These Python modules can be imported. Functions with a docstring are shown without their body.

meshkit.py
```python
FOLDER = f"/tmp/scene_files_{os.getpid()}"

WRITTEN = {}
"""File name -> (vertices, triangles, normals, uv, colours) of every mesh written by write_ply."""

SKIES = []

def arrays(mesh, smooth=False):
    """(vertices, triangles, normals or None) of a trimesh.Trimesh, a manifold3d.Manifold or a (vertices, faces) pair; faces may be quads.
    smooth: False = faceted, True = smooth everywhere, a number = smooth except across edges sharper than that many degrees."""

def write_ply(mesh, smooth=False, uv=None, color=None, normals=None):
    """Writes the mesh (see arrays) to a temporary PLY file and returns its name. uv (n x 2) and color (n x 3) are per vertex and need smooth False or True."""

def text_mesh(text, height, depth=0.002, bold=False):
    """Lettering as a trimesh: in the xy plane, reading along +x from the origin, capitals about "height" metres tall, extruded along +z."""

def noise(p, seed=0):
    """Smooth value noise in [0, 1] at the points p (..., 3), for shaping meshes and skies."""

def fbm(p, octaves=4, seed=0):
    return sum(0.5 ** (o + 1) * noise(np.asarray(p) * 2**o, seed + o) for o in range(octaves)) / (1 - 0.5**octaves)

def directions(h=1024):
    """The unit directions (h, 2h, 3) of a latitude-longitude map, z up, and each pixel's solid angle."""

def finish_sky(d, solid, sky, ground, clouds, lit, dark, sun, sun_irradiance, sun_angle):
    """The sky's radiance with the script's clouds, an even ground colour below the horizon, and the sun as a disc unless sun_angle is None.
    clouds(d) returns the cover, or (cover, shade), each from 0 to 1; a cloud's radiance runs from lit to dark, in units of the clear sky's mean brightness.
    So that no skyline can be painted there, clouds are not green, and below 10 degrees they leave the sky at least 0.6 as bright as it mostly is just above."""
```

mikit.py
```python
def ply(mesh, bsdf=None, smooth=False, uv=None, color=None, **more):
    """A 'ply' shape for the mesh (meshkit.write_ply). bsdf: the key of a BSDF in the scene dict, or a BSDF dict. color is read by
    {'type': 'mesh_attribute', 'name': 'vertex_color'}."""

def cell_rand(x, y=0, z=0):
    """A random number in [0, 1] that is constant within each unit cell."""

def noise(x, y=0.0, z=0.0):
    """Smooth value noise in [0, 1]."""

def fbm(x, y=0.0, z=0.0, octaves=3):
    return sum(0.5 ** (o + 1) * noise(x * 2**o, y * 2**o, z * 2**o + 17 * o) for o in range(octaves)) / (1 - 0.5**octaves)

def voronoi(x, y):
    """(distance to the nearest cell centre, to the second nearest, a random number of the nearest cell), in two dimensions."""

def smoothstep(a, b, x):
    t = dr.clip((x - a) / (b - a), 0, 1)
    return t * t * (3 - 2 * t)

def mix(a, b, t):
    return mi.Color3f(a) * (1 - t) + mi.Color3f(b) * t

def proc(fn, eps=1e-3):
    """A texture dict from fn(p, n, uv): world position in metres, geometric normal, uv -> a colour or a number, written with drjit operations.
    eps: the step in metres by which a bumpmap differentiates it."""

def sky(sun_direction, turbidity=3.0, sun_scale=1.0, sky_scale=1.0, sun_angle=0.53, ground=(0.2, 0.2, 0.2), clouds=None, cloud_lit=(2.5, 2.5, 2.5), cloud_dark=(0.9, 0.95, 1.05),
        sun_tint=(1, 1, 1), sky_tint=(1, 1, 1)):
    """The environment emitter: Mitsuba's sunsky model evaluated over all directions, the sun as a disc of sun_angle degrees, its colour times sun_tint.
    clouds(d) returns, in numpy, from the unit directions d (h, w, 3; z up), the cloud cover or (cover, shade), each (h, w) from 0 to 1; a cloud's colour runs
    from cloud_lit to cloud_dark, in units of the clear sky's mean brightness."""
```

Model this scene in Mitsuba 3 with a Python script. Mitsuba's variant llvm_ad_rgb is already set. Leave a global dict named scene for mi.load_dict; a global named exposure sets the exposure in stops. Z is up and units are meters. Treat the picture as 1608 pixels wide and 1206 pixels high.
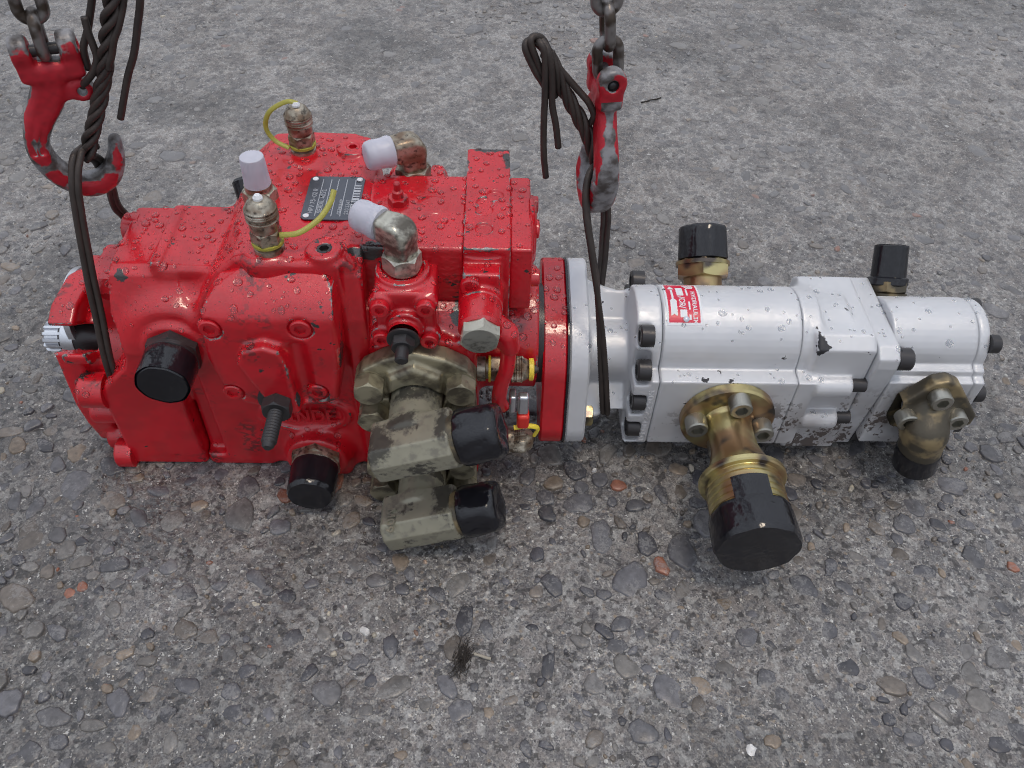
import math, numpy as np, trimesh, manifold3d as m3, drjit as dr, mitsuba as mi, mikit, meshkit
from shapely.geometry import Polygon, Point, LineString, box as sbox
from mikit import fbm, noise, voronoi, smoothstep, mix, cell_rand

# ---------------------------------------------------------------- camera, sky, exposure
# model unit u = 0.5 mm; pump axis along x at z = 0 u, ground at z = -153.5 u
U, GROUND = 0.0005, -153.5
OFF = np.array([0, 0, -GROUND * U])
W = lambda p: np.asarray(p, float) * U + OFF
T = mi.ScalarTransform4f
pitch, pan, roll, dist, foc = math.radians(47.5), math.radians(1.5), math.radians(0.7), 1280.0, 1280.0
_F = np.array([0, math.cos(pitch), -math.sin(pitch)]); _R = np.array([1.0, 0, 0]); _Up = np.array([0, math.sin(pitch), math.cos(pitch)])
FWD = math.cos(pan) * _F + math.sin(pan) * _R
_R2 = math.cos(pan) * _R - math.sin(pan) * _F
UPV = _Up * math.cos(roll) - _R2 * math.sin(roll); RGT = _R2 * math.cos(roll) + _Up * math.sin(roll)
EYE = -dist * (FWD + 55 / foc * UPV)
scene, labels = {}, {}
scene['camera'] = {'type': 'perspective', 'fov': math.degrees(2 * math.atan(804 / foc)), 'fov_axis': 'x', 'near_clip': 0.02, 'far_clip': 200.0,
                   'to_world': T().look_at(origin=W(EYE).tolist(), target=(W(EYE + FWD * 100)).tolist(), up=UPV.tolist())}


def cloud_layer(d):
    s = meshkit.fbm(d * 2.2 + 3.0, 3, 5)
    return np.ones(d.shape[:2]), np.clip(0.95 - 1.0 * d[..., 2] + 0.35 * (s - 0.5), 0, 1)


scene['sky'] = mikit.sky((0.10, -0.12, 0.95), turbidity=4, sun_scale=0.20, sun_angle=13, clouds=cloud_layer, cloud_lit=(2.6, 2.8, 3.15), cloud_dark=(0.95, 1.0, 1.1), ground=(0.2, 0.19, 0.185))
exposure = 1.68

# ---------------------------------------------------------------- materials
C = lambda *v: {'type': 'rgb', 'value': list(v)}


def princ(color, rough, metallic=0.0, spec=0.5, bump=None, bscale=1.0, **kw):
    b = {'type': 'principled', 'base_color': color, 'roughness': rough, 'metallic': metallic, 'specular': spec, **kw}
    if bump is not None:
        b = {'type': 'bumpmap', 'arbitrary': bump, 'scale': bscale, 'bsdf': b}
    return {'type': 'twosided', 'bsdf': b}


def col(r, g, b):
    return mi.Color3f(r, g, b)


def red_color(p, n, uv):
    a = fbm(p.x * 55, p.y * 55, p.z * 55, 4)
    f = fbm(p.x * 420 + 9, p.y * 420, p.z * 420, 2)
    c = mix(col(0.47, 0.0045, 0.013), col(0.38, 0.004, 0.010), smoothstep(0.35, 0.7, a))
    grime = smoothstep(0.60, 0.70, fbm(p.x * 30 + 7, p.y * 30, p.z * 22, 4)) * smoothstep(0.42, 0.62, f)
    c = mix(c, col(0.045, 0.012, 0.013), 0.7 * grime)
    chip = smoothstep(0.755, 0.765, 0.7 * fbm(p.x * 95 + 31, p.y * 95 + 5, p.z * 95, 2) + 0.3 * fbm(p.x * 500, p.y * 500, p.z * 500, 2))
    e = 0.6 * fbm(p.x * 130, p.y * 130, p.z * 130, 2) + 0.4 * fbm(p.x * 520, p.y * 520, p.z * 520, 2) - 0.5
    for (cx, cy, cz), (rx, ry, rz) in SMEARS:      # grease and knocked-off paint where the photograph shows it
        q = dr.sqrt(dr.square((p.x / U - cx) / rx) + dr.square((p.y / U - cy) / ry) + dr.square((p.z / U + GROUND - cz) / rz))
        chip = dr.maximum(chip, smoothstep(1.0, 0.85, q + 1.9 * e))
    return mix(c, col(0.022, 0.019, 0.019), chip)


SMEARS = [((-194, -84, 252), (26, 14, 12)), ((-76, -90, 160), (14, 20, 24)), ((-34, 143, 264), (34, 8, 6)), ((-12, 120, 264), (7, 22, 6)), ((-229, -150, 140), (4, 14, 34)),
          ((-508, -132, -40), (6, 14, 48)), ((-520, -70, 196), (8, 8, 8)), ((-388, -66, 212), (9, 7, 6)), ((-620, -92, 20), (12, 14, 10))]


def casting_color(p, n, uv):     # uv.x: how sharply the surface turns outward; paint is knocked off there
    c = red_color(p, n, uv)
    k = 0.6 * fbm(p.x * 110 + 3, p.y * 110, p.z * 110, 2) + 0.4 * fbm(p.x * 620, p.y * 620, p.z * 620, 3)
    worn = smoothstep(0.60, 0.63, k + 0.26 * smoothstep(0.15, 0.75, uv.x) - 0.10)
    return mix(c, mix(col(0.035, 0.03, 0.03), col(0.22, 0.20, 0.20), smoothstep(0.4, 0.6, fbm(p.x * 200, p.y * 200, p.z * 200, 2))), worn * smoothstep(0.1, 0.3, uv.x))


def red_rough(p, n, uv):
    return 0.12 + 0.22 * fbm(p.x * 130, p.y * 130, p.z * 130, 2)


def skin(p, n, uv):          # orange peel of a painted casting
    return fbm(p.x * 420, p.y * 420, p.z * 420, 2) * 0.00010 + noise(p.x * 1500, p.y * 1500, p.z * 1500) * 0.00002


def wrinkle(p, n, uv):       # coarser sand-cast skin
    return fbm(p.x * 330, p.y * 650, p.z * 500, 3) * 0.00042


def silver_color(p, n, uv):
    a = fbm(p.x * 40, p.y * 40, p.z * 40, 3)
    c = mix(col(0.60, 0.605, 0.625), col(0.50, 0.505, 0.525), a)
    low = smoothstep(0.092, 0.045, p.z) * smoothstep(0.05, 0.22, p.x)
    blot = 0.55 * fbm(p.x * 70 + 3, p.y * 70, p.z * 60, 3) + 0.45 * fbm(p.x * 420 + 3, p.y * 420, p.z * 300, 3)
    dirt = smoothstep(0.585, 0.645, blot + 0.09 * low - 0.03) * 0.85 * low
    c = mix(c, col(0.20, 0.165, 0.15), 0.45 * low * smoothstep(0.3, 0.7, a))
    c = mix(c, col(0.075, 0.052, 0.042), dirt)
    chip = smoothstep(0.79, 0.80, 0.7 * fbm(p.x * 85 + 31, p.y * 85 + 15, p.z * 85, 2) + 0.3 * fbm(p.x * 500, p.y * 500, p.z * 500, 2))
    # one dark triangular mark on the middle cover
    tx, tz = (p.x - 0.2205) / 0.0095, (p.z - 0.1205) / 0.0078
    dark_tri = smoothstep(0.06, 0.0, dr.maximum(dr.maximum(-tx, tx + 1.1 * dr.abs(tz) - 0.9), dr.abs(tz) - 0.8) + 0.35 * (fbm(p.x * 500, p.y * 500, p.z * 500, 2) - 0.5))
    chip = dr.maximum(chip, dark_tri * smoothstep(-0.02, -0.022, p.y) * smoothstep(-0.055, -0.05, p.y))
    return mix(c, col(0.03, 0.03, 0.035), chip)


def silver_rough(p, n, uv):
    return 0.36 + 0.16 * noise(p.x * 260, p.y * 260, p.z * 260)


def fitting_color(p, n, uv):
    a = fbm(p.x * 150, p.y * 150, p.z * 150, 3)
    c = mix(col(0.52, 0.49, 0.42), col(0.33, 0.28, 0.20), fbm(p.x * 50 + 4, p.y * 50, p.z * 50, 2))
    c = mix(c, col(0.17, 0.105, 0.065), 0.9 * smoothstep(0.30, 0.72, a))
    return mix(c, col(0.03, 0.024, 0.02), 0.85 * smoothstep(0.48, 0.80, fbm(p.x * 420 + 5, p.y * 420, p.z * 420, 4)))


def zinc_color(p, n, uv):
    a = fbm(p.x * 90, p.y * 90, p.z * 90, 3)
    c = mix(col(0.60, 0.59, 0.52), col(0.42, 0.40, 0.33), a)
    k = 0.6 * fbm(p.x * 60 + 2, p.y * 60, p.z * 60, 2) + 0.4 * fbm(p.x * 380, p.y * 380, p.z * 380, 3)
    return mix(c, col(0.07, 0.055, 0.045), 0.80 * smoothstep(0.47, 0.74, k))


def clamp_color(p, n, uv):
    a = fbm(p.x * 60, p.y * 60, p.z * 60, 3)
    c = mix(col(0.42, 0.385, 0.27), col(0.25, 0.225, 0.155), a)
    return mix(c, col(0.07, 0.058, 0.045), 0.8 * smoothstep(0.40, 0.72, fbm(p.x * 110 + 3, p.y * 110, p.z * 110, 4)))


def olive_color(p, n, uv):
    a = fbm(p.x * 60, p.y * 60, p.z * 60, 3)
    c = mix(col(0.31, 0.295, 0.225), col(0.20, 0.19, 0.145), a)
    c = mix(c, col(0.12, 0.11, 0.095), 0.6 * smoothstep(0.45, 0.75, fbm(p.x * 200, p.y * 200, p.z * 200, 4)))
    k = fbm(p.x * 55 + 12, p.y * 75 + 3, p.z * 55, 2) * 0.72 + 0.28 * fbm(p.x * 420, p.y * 420, p.z * 420, 3)
    e = 0.6 * fbm(p.x * 110, p.y * 130, p.z * 110, 2) + 0.4 * fbm(p.x * 620, p.y * 620, p.z * 620, 2) - 0.5
    d = smoothstep(0.585, 0.70, k)
    for (cx, cy, cz), (rx, ry, rz) in STAINS:      # oil soaked into the two elbows, as in the photograph
        q = dr.sqrt(dr.square((p.x / U - cx) / rx) + dr.square((p.y / U - cy) / ry) + dr.square((p.z / U + GROUND - cz) / rz))
        d = dr.maximum(d, smoothstep(1.10, 0.55, q + 1.7 * e))
    return mix(c, col(0.030, 0.028, 0.026), 0.84 * d)


STAINS = [((-176, -255, 84), (26, 30, 24)), ((-150, -232, 96), (34, 18, 20)), ((-94, -244, 116), (13, 40, 26)), ((-100, -240, -54), (17, 28, 22)), ((-138, -286, 46), (9, 12, 9)), ((-90, -286, -108), (14, 14, 9)), ((-134, -180, 64), (40, 24, 40))]


def gold_color(p, n, uv):
    a = fbm(p.x * 45 + 3, p.y * 45, p.z * 45, 3)
    c = mix(col(0.52, 0.45, 0.22), col(0.34, 0.21, 0.115), smoothstep(0.33, 0.60, a))
    return mix(c, col(0.10, 0.085, 0.075), smoothstep(0.50, 0.72, fbm(p.x * 70, p.y * 70 + 8, p.z * 70, 3)))


def bronze_color(p, n, uv):
    a = fbm(p.x * 70, p.y * 70, p.z * 70, 4)
    return mix(col(0.075, 0.065, 0.048), col(0.26, 0.20, 0.11), smoothstep(0.47, 0.68, a))


def steel_color(p, n, uv):
    a = fbm(p.x * 120, p.y * 120, p.z * 120, 3)
    return mix(col(0.23, 0.215, 0.21), col(0.075, 0.058, 0.047), smoothstep(0.38, 0.62, a))


def wire_color(p, n, uv):
    a = fbm(p.x * 260, p.y * 260, p.z * 90, 3)
    return mix(col(0.060, 0.046, 0.040), col(0.026, 0.021, 0.020), a)


def hook_color(p, n, uv):        # uv.x: how far the surface looks along the flat of the hook, uv.y: height on the hook
    a = fbm(p.x * 120 + 17, p.y * 120, p.z * 120, 4)
    c = mix(col(0.46, 0.012, 0.026), col(0.30, 0.010, 0.018), fbm(p.x * 300, p.y * 300, p.z * 300, 2))
    bare = mix(col(0.24, 0.235, 0.245), col(0.060, 0.050, 0.047), smoothstep(0.28, 0.72, fbm(p.x * 170 + 8, p.y * 170, p.z * 170, 4)))
    keep = smoothstep(0.80, 0.94, uv.x + 1.3 * (a - 0.5) + 0.45 * smoothstep(0.35, 0.55, uv.y) * smoothstep(0.92, 0.85, uv.y))
    return mix(bare, c, keep)


def black_color(p, n, uv):
    return mix(col(0.005, 0.005, 0.007), col(0.011, 0.011, 0.015), fbm(p.x * 90, p.y * 90, p.z * 90, 3))


def rub_bump(p, n, uv):
    return fbm(p.x * 300, p.y * 300, p.z * 300, 3) * 0.00035


def cap_color(p, n, uv):
    return mix(col(0.48, 0.48, 0.55), col(0.38, 0.38, 0.44), fbm(p.x * 130, p.y * 130, p.z * 130, 2))


def damp_and_shade(x, y):           # damp patches left by rain, plus contact shade painted in round the pump
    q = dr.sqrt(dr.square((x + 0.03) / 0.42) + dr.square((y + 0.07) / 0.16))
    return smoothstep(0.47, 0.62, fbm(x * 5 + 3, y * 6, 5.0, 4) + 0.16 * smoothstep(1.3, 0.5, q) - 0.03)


def ground_color(p, n, uv):
    x, y = p.x, p.y
    g1 = voronoi(x * 330, y * 330)
    g2 = voronoi(x * 720 + 13, y * 720)
    g3 = voronoi(x * 120 + 3.7, y * 120)
    far = smoothstep(0.02, 0.45, y + 0.12 * fbm(x * 5, y * 5, 2.0, 2))
    big = fbm(x * 7, y * 7, 0.0, 4)
    mid = fbm(x * 60, y * 60, 1.0, 4)
    base = mix(col(0.230, 0.221, 0.214), col(0.124, 0.118, 0.117), smoothstep(0.36, 0.64, mid))
    base = base * (0.76 + 0.44 * big) * (1 + 0.16 * far)
    tint = mix(col(0.070, 0.068, 0.075), col(0.30, 0.285, 0.26), smoothstep(0.35, 1.0, g2[2]))
    base = mix(base, tint, (0.75 - 0.30 * far) * smoothstep(0.52, 0.36, g2[0]))
    s1 = mix(col(0.055, 0.053, 0.060), col(0.15, 0.135, 0.125), smoothstep(0.0, 0.55, g1[2]))
    s1 = mix(s1, col(0.24, 0.18, 0.12), smoothstep(0.90, 0.94, g1[2]))
    s1 = mix(s1, col(0.50, 0.49, 0.46), smoothstep(0.975, 0.98, g1[2]))
    base = mix(base, s1, (0.65 - 0.30 * far) * smoothstep(0.46, 0.38, g1[0]) * smoothstep(0.35, 0.36, cell_rand(dr.floor(g1[2] * 4096))))
    s3 = mix(col(0.060, 0.058, 0.065), col(0.17, 0.15, 0.14), smoothstep(0.1, 0.8, g3[2]))
    base = mix(base, s3, 0.45 * smoothstep(0.44, 0.38, g3[0]))
    pits = smoothstep(0.63, 0.70, fbm(x * 210 + 5, y * 210, 3.0, 3))
    base = mix(base, col(0.035, 0.033, 0.034), (0.75 - 0.4 * far) * pits)
    pale = smoothstep(0.60, 0.74, fbm(x * 190 + 55, y * 190, 9.0, 3))
    base = mix(base, col(0.30, 0.295, 0.285), (0.55 - 0.35 * far) * pale)
    fine = 0.5 * noise(x * 1500, y * 1500, 1.0) + 0.5 * noise(x * 800 + 7, y * 800, 4.0)
    base = base * (0.58 + 0.84 * fine)
    base = base * (1 - 0.30 * damp_and_shade(x, y))  # damp darkening, with the painted contact shade round the pump
    spark = smoothstep(0.86, 0.90, noise(x * 420 + 3, y * 420, 8.0)) * smoothstep(0.5, 0.7, noise(x * 1300, y * 1300, 2.0))
    return mix(base, col(0.46, 0.45, 0.43), 0.8 * spark)


def ground_bump(p, n, uv):
    return fbm(p.x * 240, p.y * 240, 1.0, 3) * 0.0016 + noise(p.x * 1400, p.y * 1400) * 0.00018


def ground_rough(p, n, uv):
    return 0.30 + 0.28 * smoothstep(0.35, 0.65, fbm(p.x * 18, p.y * 18, 4.0, 3)) - 0.12 * damp_and_shade(p.x, p.y)


def pebble_color(p, n, uv):
    k, v = uv.x, uv.y
    c = mix(col(0.060, 0.059, 0.068), col(0.105, 0.103, 0.112), smoothstep(0.0, 0.35, k))
    c = mix(c, col(0.142, 0.133, 0.126), smoothstep(0.50, 0.60, k))
    c = mix(c, col(0.130, 0.112, 0.098), smoothstep(0.70, 0.73, k))
    c = mix(c, col(0.195, 0.155, 0.120), smoothstep(0.86, 0.88, k))
    c = mix(c, col(0.23, 0.095, 0.062), smoothstep(0.940, 0.945, k))
    c = mix(c, col(0.38, 0.34, 0.27), smoothstep(0.960, 0.965, k))
    c = mix(c, col(0.52, 0.51, 0.50), smoothstep(0.985, 0.988, k))
    f = fbm(p.x * 330 + v * 50, p.y * 330, p.z * 330, 3)
    g = fbm(p.x * 900, p.y * 900 + v * 30, 2.0, 2)
    c = c * (0.66 + 0.46 * v) * (0.55 + 0.9 * f)
    film = smoothstep(0.52, 0.68, 0.6 * fbm(p.x * 110, p.y * 110, 7.0, 3) + 0.4 * g)
    far = smoothstep(0.02, 0.40, p.y)      # less worn and more cement-filmed away from the yard's middle
    return mix(c, col(0.205, 0.200, 0.198), 0.50 * film * (1 - far) + far * (0.45 + 0.3 * film))


MATS = {
    'red_paint': princ(mikit.proc(red_color), mikit.proc(red_rough), 0, 0.50, mikit.proc(skin, 2e-4), clearcoat=1.0, clearcoat_gloss=0.96),
    'red_casting': princ(mikit.proc(casting_color), mikit.proc(red_rough), 0, 0.50, mikit.proc(skin, 2e-4), clearcoat=1.0, clearcoat_gloss=0.96),
    'red_rough_paint': princ(mikit.proc(red_color), mikit.proc(red_rough), 0, 0.50, mikit.proc(wrinkle, 2e-4), clearcoat=1.0, clearcoat_gloss=0.92),
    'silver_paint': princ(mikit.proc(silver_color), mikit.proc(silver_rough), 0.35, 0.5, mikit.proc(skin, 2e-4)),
    'fitting': princ(mikit.proc(fitting_color), 0.36, 0.7),
    'zinc': princ(mikit.proc(zinc_color), 0.30, 0.7),
    'clamp': princ(mikit.proc(clamp_color), 0.36, 0.6, 0.5, mikit.proc(skin, 2e-4)),
    'olive': princ(mikit.proc(olive_color), 0.36, 0.35, 0.5, mikit.proc(skin, 2e-4)),
    'gold': princ(mikit.proc(gold_color), 0.27, 0.85),
    'bronze': princ(mikit.proc(bronze_color), 0.4, 0.5, 0.5, mikit.proc(skin, 2e-4)),
    'steel': princ(mikit.proc(steel_color), 0.38, 0.75),
    'bright_steel': princ(C(0.62, 0.64, 0.68), 0.28, 0.9),
    'dark_bolt': princ(C(0.045, 0.043, 0.045), 0.38, 0.5),
    'socket_bolt': princ(C(0.36, 0.35, 0.31), 0.32, 0.9),
    'wire': princ(mikit.proc(wire_color), 0.50, 0.3),
    'hook': princ(mikit.proc(hook_color), 0.42, 0.25, 0.5, mikit.proc(skin, 2e-4)),
    'black_plastic': princ(mikit.proc(black_color), 0.15, 0, 0.5, mikit.proc(rub_bump, 3e-4)),
    'white_plastic': princ(mikit.proc(cap_color), 0.38, 0, 0.5),
    'yellow_plastic': princ(C(0.30, 0.28, 0.045), 0.42),
    'bright_yellow': princ(C(0.72, 0.55, 0.05), 0.40),
    'red_plastic': princ(C(0.62, 0.03, 0.02), 0.40),
    'plate_black': princ(C(0.085, 0.092, 0.112), 0.26, 0.5),
    'plate_white': princ(C(0.62, 0.63, 0.66), 0.40),
    'plate_grey': princ(C(0.40, 0.41, 0.44), 0.35, 0.3),
    'label_red': princ(C(0.55, 0.012, 0.045), 0.30),
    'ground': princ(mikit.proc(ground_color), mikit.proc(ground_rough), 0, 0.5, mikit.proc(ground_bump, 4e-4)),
    'pebble': princ(mikit.proc(pebble_color), 0.36, 0, 0.5),
    'water': {'type': 'roughdielectric', 'int_ior': 1.33, 'ext_ior': 1.0, 'alpha': 0.06, 'distribution': 'ggx'},
    'fibre': princ(C(0.020, 0.015, 0.012), 0.7),
    'wood': princ(C(0.30, 0.27, 0.22), 0.7),
}
scene.update({'mat_' + k: v for k, v in MATS.items()})

# ---------------------------------------------------------------- helpers
RED_MESHES, SILVER_MESHES, ALL_MESHES = [], [], []


def numbered(key):
    if key not in scene and key not in labels:
        return key
    i = 1
    while f'{key}_{i:03d}' in scene or f'{key}_{i:03d}' in labels:
        i += 1
    return f'{key}_{i:03d}'


def tri(mesh):
    if hasattr(mesh, 'to_mesh'):
        m = mesh.to_mesh()
        return trimesh.Trimesh(np.array(m.vert_properties[:, :3], float), np.array(m.tri_verts), process=False)
    if isinstance(mesh, (list, tuple)) and not isinstance(mesh[0], np.ndarray):
        return trimesh.util.concatenate([tri(x) for x in mesh])
    if isinstance(mesh, tuple):
        return trimesh.Trimesh(*mesh, process=False)
    return mesh


def add(key, mesh, mat, smooth=35, label=None, kind=None, track=True, uv=None, **lab):
    m = tri(mesh).copy()
    if mat == 'red_casting':
        e = m.edges_unique
        d = m.vertices[e[:, 1]] - m.vertices[e[:, 0]]
        nn, L = m.vertex_normals, np.maximum((d ** 2).sum(1), 1e-6)
        h, cnt = np.zeros(len(nn)), np.zeros(len(nn))
        for a, sg in ((0, 1), (1, -1)):
            np.add.at(h, e[:, a], -sg * 2 * (nn[e[:, a]] * d).sum(1) / L)
            np.add.at(cnt, e[:, a], 1)
        h /= np.maximum(cnt, 1)
        uv = np.stack([np.clip(h * 3.5, 0, 1), h * 0], 1)
    m.vertices = W(m.vertices)
    key = numbered(key)
    scene[key] = mikit.ply(m, 'mat_' + mat, smooth=smooth, uv=uv)
    if label or kind or lab:
        labels[key] = {k: v for k, v in {'label': label, 'kind': kind, **lab}.items() if v}
    if track:
        ALL_MESHES.append(m)
        if mat in ('red_paint', 'red_casting', 'red_rough_paint'):
            RED_MESHES.append(m)
        if mat == 'silver_paint':
            SILVER_MESHES.append(m)
    return key


def thing(name, label, category, group=None):
    key = numbered(name)
    labels[key] = {'label': label, 'category': category, **({'group': group} if group else {})}
    return key


unit = lambda v: np.asarray(v, float) / np.linalg.norm(v)


def frame(d):
    d = unit(d)
    a = np.cross(d, [0, 0, 1.0]) if abs(d[2]) < 0.95 else np.cross(d, [0, 1.0, 0])
    a = unit(a)
    return a, np.cross(d, a), d


def place(mesh, o, d, spin=0.0):
    """A mesh modelled along +z, put at o with its axis along d."""
    m = tri(mesh).copy()
    a, b, c = frame(d)
    s, k = math.sin(spin), math.cos(spin)
    a, b = a * k + b * s, b * k - a * s
    m.vertices = np.asarray(o, float) + m.vertices @ np.array([a, b, c])
    return m


def lathe(profile, o, d, n=40, mod=None):
    """profile: (t, r) along d from o, ends closed."""
    pr = [(profile[0][0], 0.0)] * (profile[0][1] > 0) + list(profile) + [(profile[-1][0], 0.0)] * (profile[-1][1] > 0)
    pr = np.array(pr, float)
    ang = np.linspace(0, 2 * math.pi, n, endpoint=False)
    r = np.repeat(pr[:, 1:2], n, 1)
    if mod:
        r = r + mod(pr[:, 0:1], ang[None, :]) * (r > 0)
    v = np.stack([r * np.cos(ang), r * np.sin(ang), np.repeat(pr[:, 0:1], n, 1)], -1).reshape(-1, 3)
    i = np.arange(len(pr) - 1)[:, None] * n + np.arange(n)[None, :]
    j = np.arange(len(pr) - 1)[:, None] * n + (np.arange(n)[None, :] + 1) % n
    f = np.concatenate([np.stack([i, j, j + n], -1).reshape(-1, 3), np.stack([i, j + n, i + n], -1).reshape(-1, 3)])
    m = trimesh.Trimesh(v, f, process=False)
    m.merge_vertices()
    m.update_faces(m.nondegenerate_faces())
    return place(m, o, d)


def prism_m(n, af, h, c=0.0):
    """n-sided prism manifold (across flats af) with chamfered ends."""
    R = af / 2 / math.cos(math.pi / n)
    p = m3.Manifold.cylinder(h, R, R, n)
    k = max(c, 0.001)
    ch = m3.Manifold.revolve(m3.CrossSection([[(0, 0), (af / 2 * 0.97, 0), (R * 1.01, k), (R * 1.01, h - k), (af / 2 * 0.97, h), (0, h)]]), 48)
    return p ^ ch


def hexhead(o, d, af, h, spin=0.3, c=None):
    return place(prism_m(6, af, h, c if c is not None else h * 0.16), o, d, spin)


def socket(o, d, R, h, hexr=0.55, spin=0.2):
    c = max(1.0, R * 0.12)
    body = m3.Manifold.revolve(m3.CrossSection([[(0, 0), (R, 0), (R, h - c), (R - c, h), (0, h)]]), 32)
    hx = m3.Manifold.cylinder(h, R * hexr * 1.1, R * hexr * 1.1, 6).translate((0, 0, h * 0.45))
    return place(body - hx, o, d, spin)


def tube(path, r, n=10, closed=False):
    p = np.asarray(path, float)
    r = np.broadcast_to(np.asarray(r, float), len(p))
    tg = np.gradient(p, axis=0) if not closed else np.roll(p, -1, 0) - np.roll(p, 1, 0)
    tg /= np.linalg.norm(tg, axis=1, keepdims=True)
    a = frame(tg[0])[0]
    rings = []
    ang = np.linspace(0, 2 * math.pi, n, endpoint=False)
    for q, t, rr in zip(p, tg, r):
        a = unit(a - t * (a @ t)); b = np.cross(t, a)
        rings.append(q + rr * (np.cos(ang)[:, None] * a + np.sin(ang)[:, None] * b))
    v = np.concatenate(rings)
    k = len(p) if closed else len(p) - 1
    i = np.arange(k)[:, None] * n + np.arange(n); j = np.arange(k)[:, None] * n + (np.arange(n) + 1) % n
    up = n if not closed else None
    f = np.concatenate([np.stack([i, j, (j + n) % len(v)], -1).reshape(-1, 3), np.stack([i, (j + n) % len(v), (i + n) % len(v)], -1).reshape(-1, 3)])
    if not closed:
        v = np.vstack([v, p[0], p[-1]])
        q = np.arange(n)
        f = np.vstack([f, np.stack([(q + 1) % n, q, q * 0 + len(v) - 2], 1), np.stack([q + k * n, (q + 1) % n + k * n, q * 0 + len(v) - 1], 1)])
    return trimesh.Trimesh(v, f, process=False)


def spline(pts, per=10):
    p = np.asarray(pts, float)
    p = np.vstack([2 * p[0] - p[1], p, 2 * p[-1] - p[-2]])
    out = []
    for i in range(1, len(p) - 2):
        for t in np.linspace(0, 1, per, endpoint=False):
            a, b, c, d = p[i - 1:i + 3]
            out.append(0.5 * (2 * b + (c - a) * t + (2 * a - 5 * b + 4 * c - d) * t * t + (3 * b - a - 3 * c + d) * t ** 3))
    return np.array(out + [p[-2]])


def rbox(lo, hi, r=2.0):
    lo, hi = np.array(lo, float) + r, np.array(hi, float) - r
    s = m3.Manifold.sphere(r, 12)
    return m3.Manifold.batch_hull([s.translate(tuple(np.where([b >> k & 1 for k in range(3)], hi, lo))) for b in range(8)])


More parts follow.
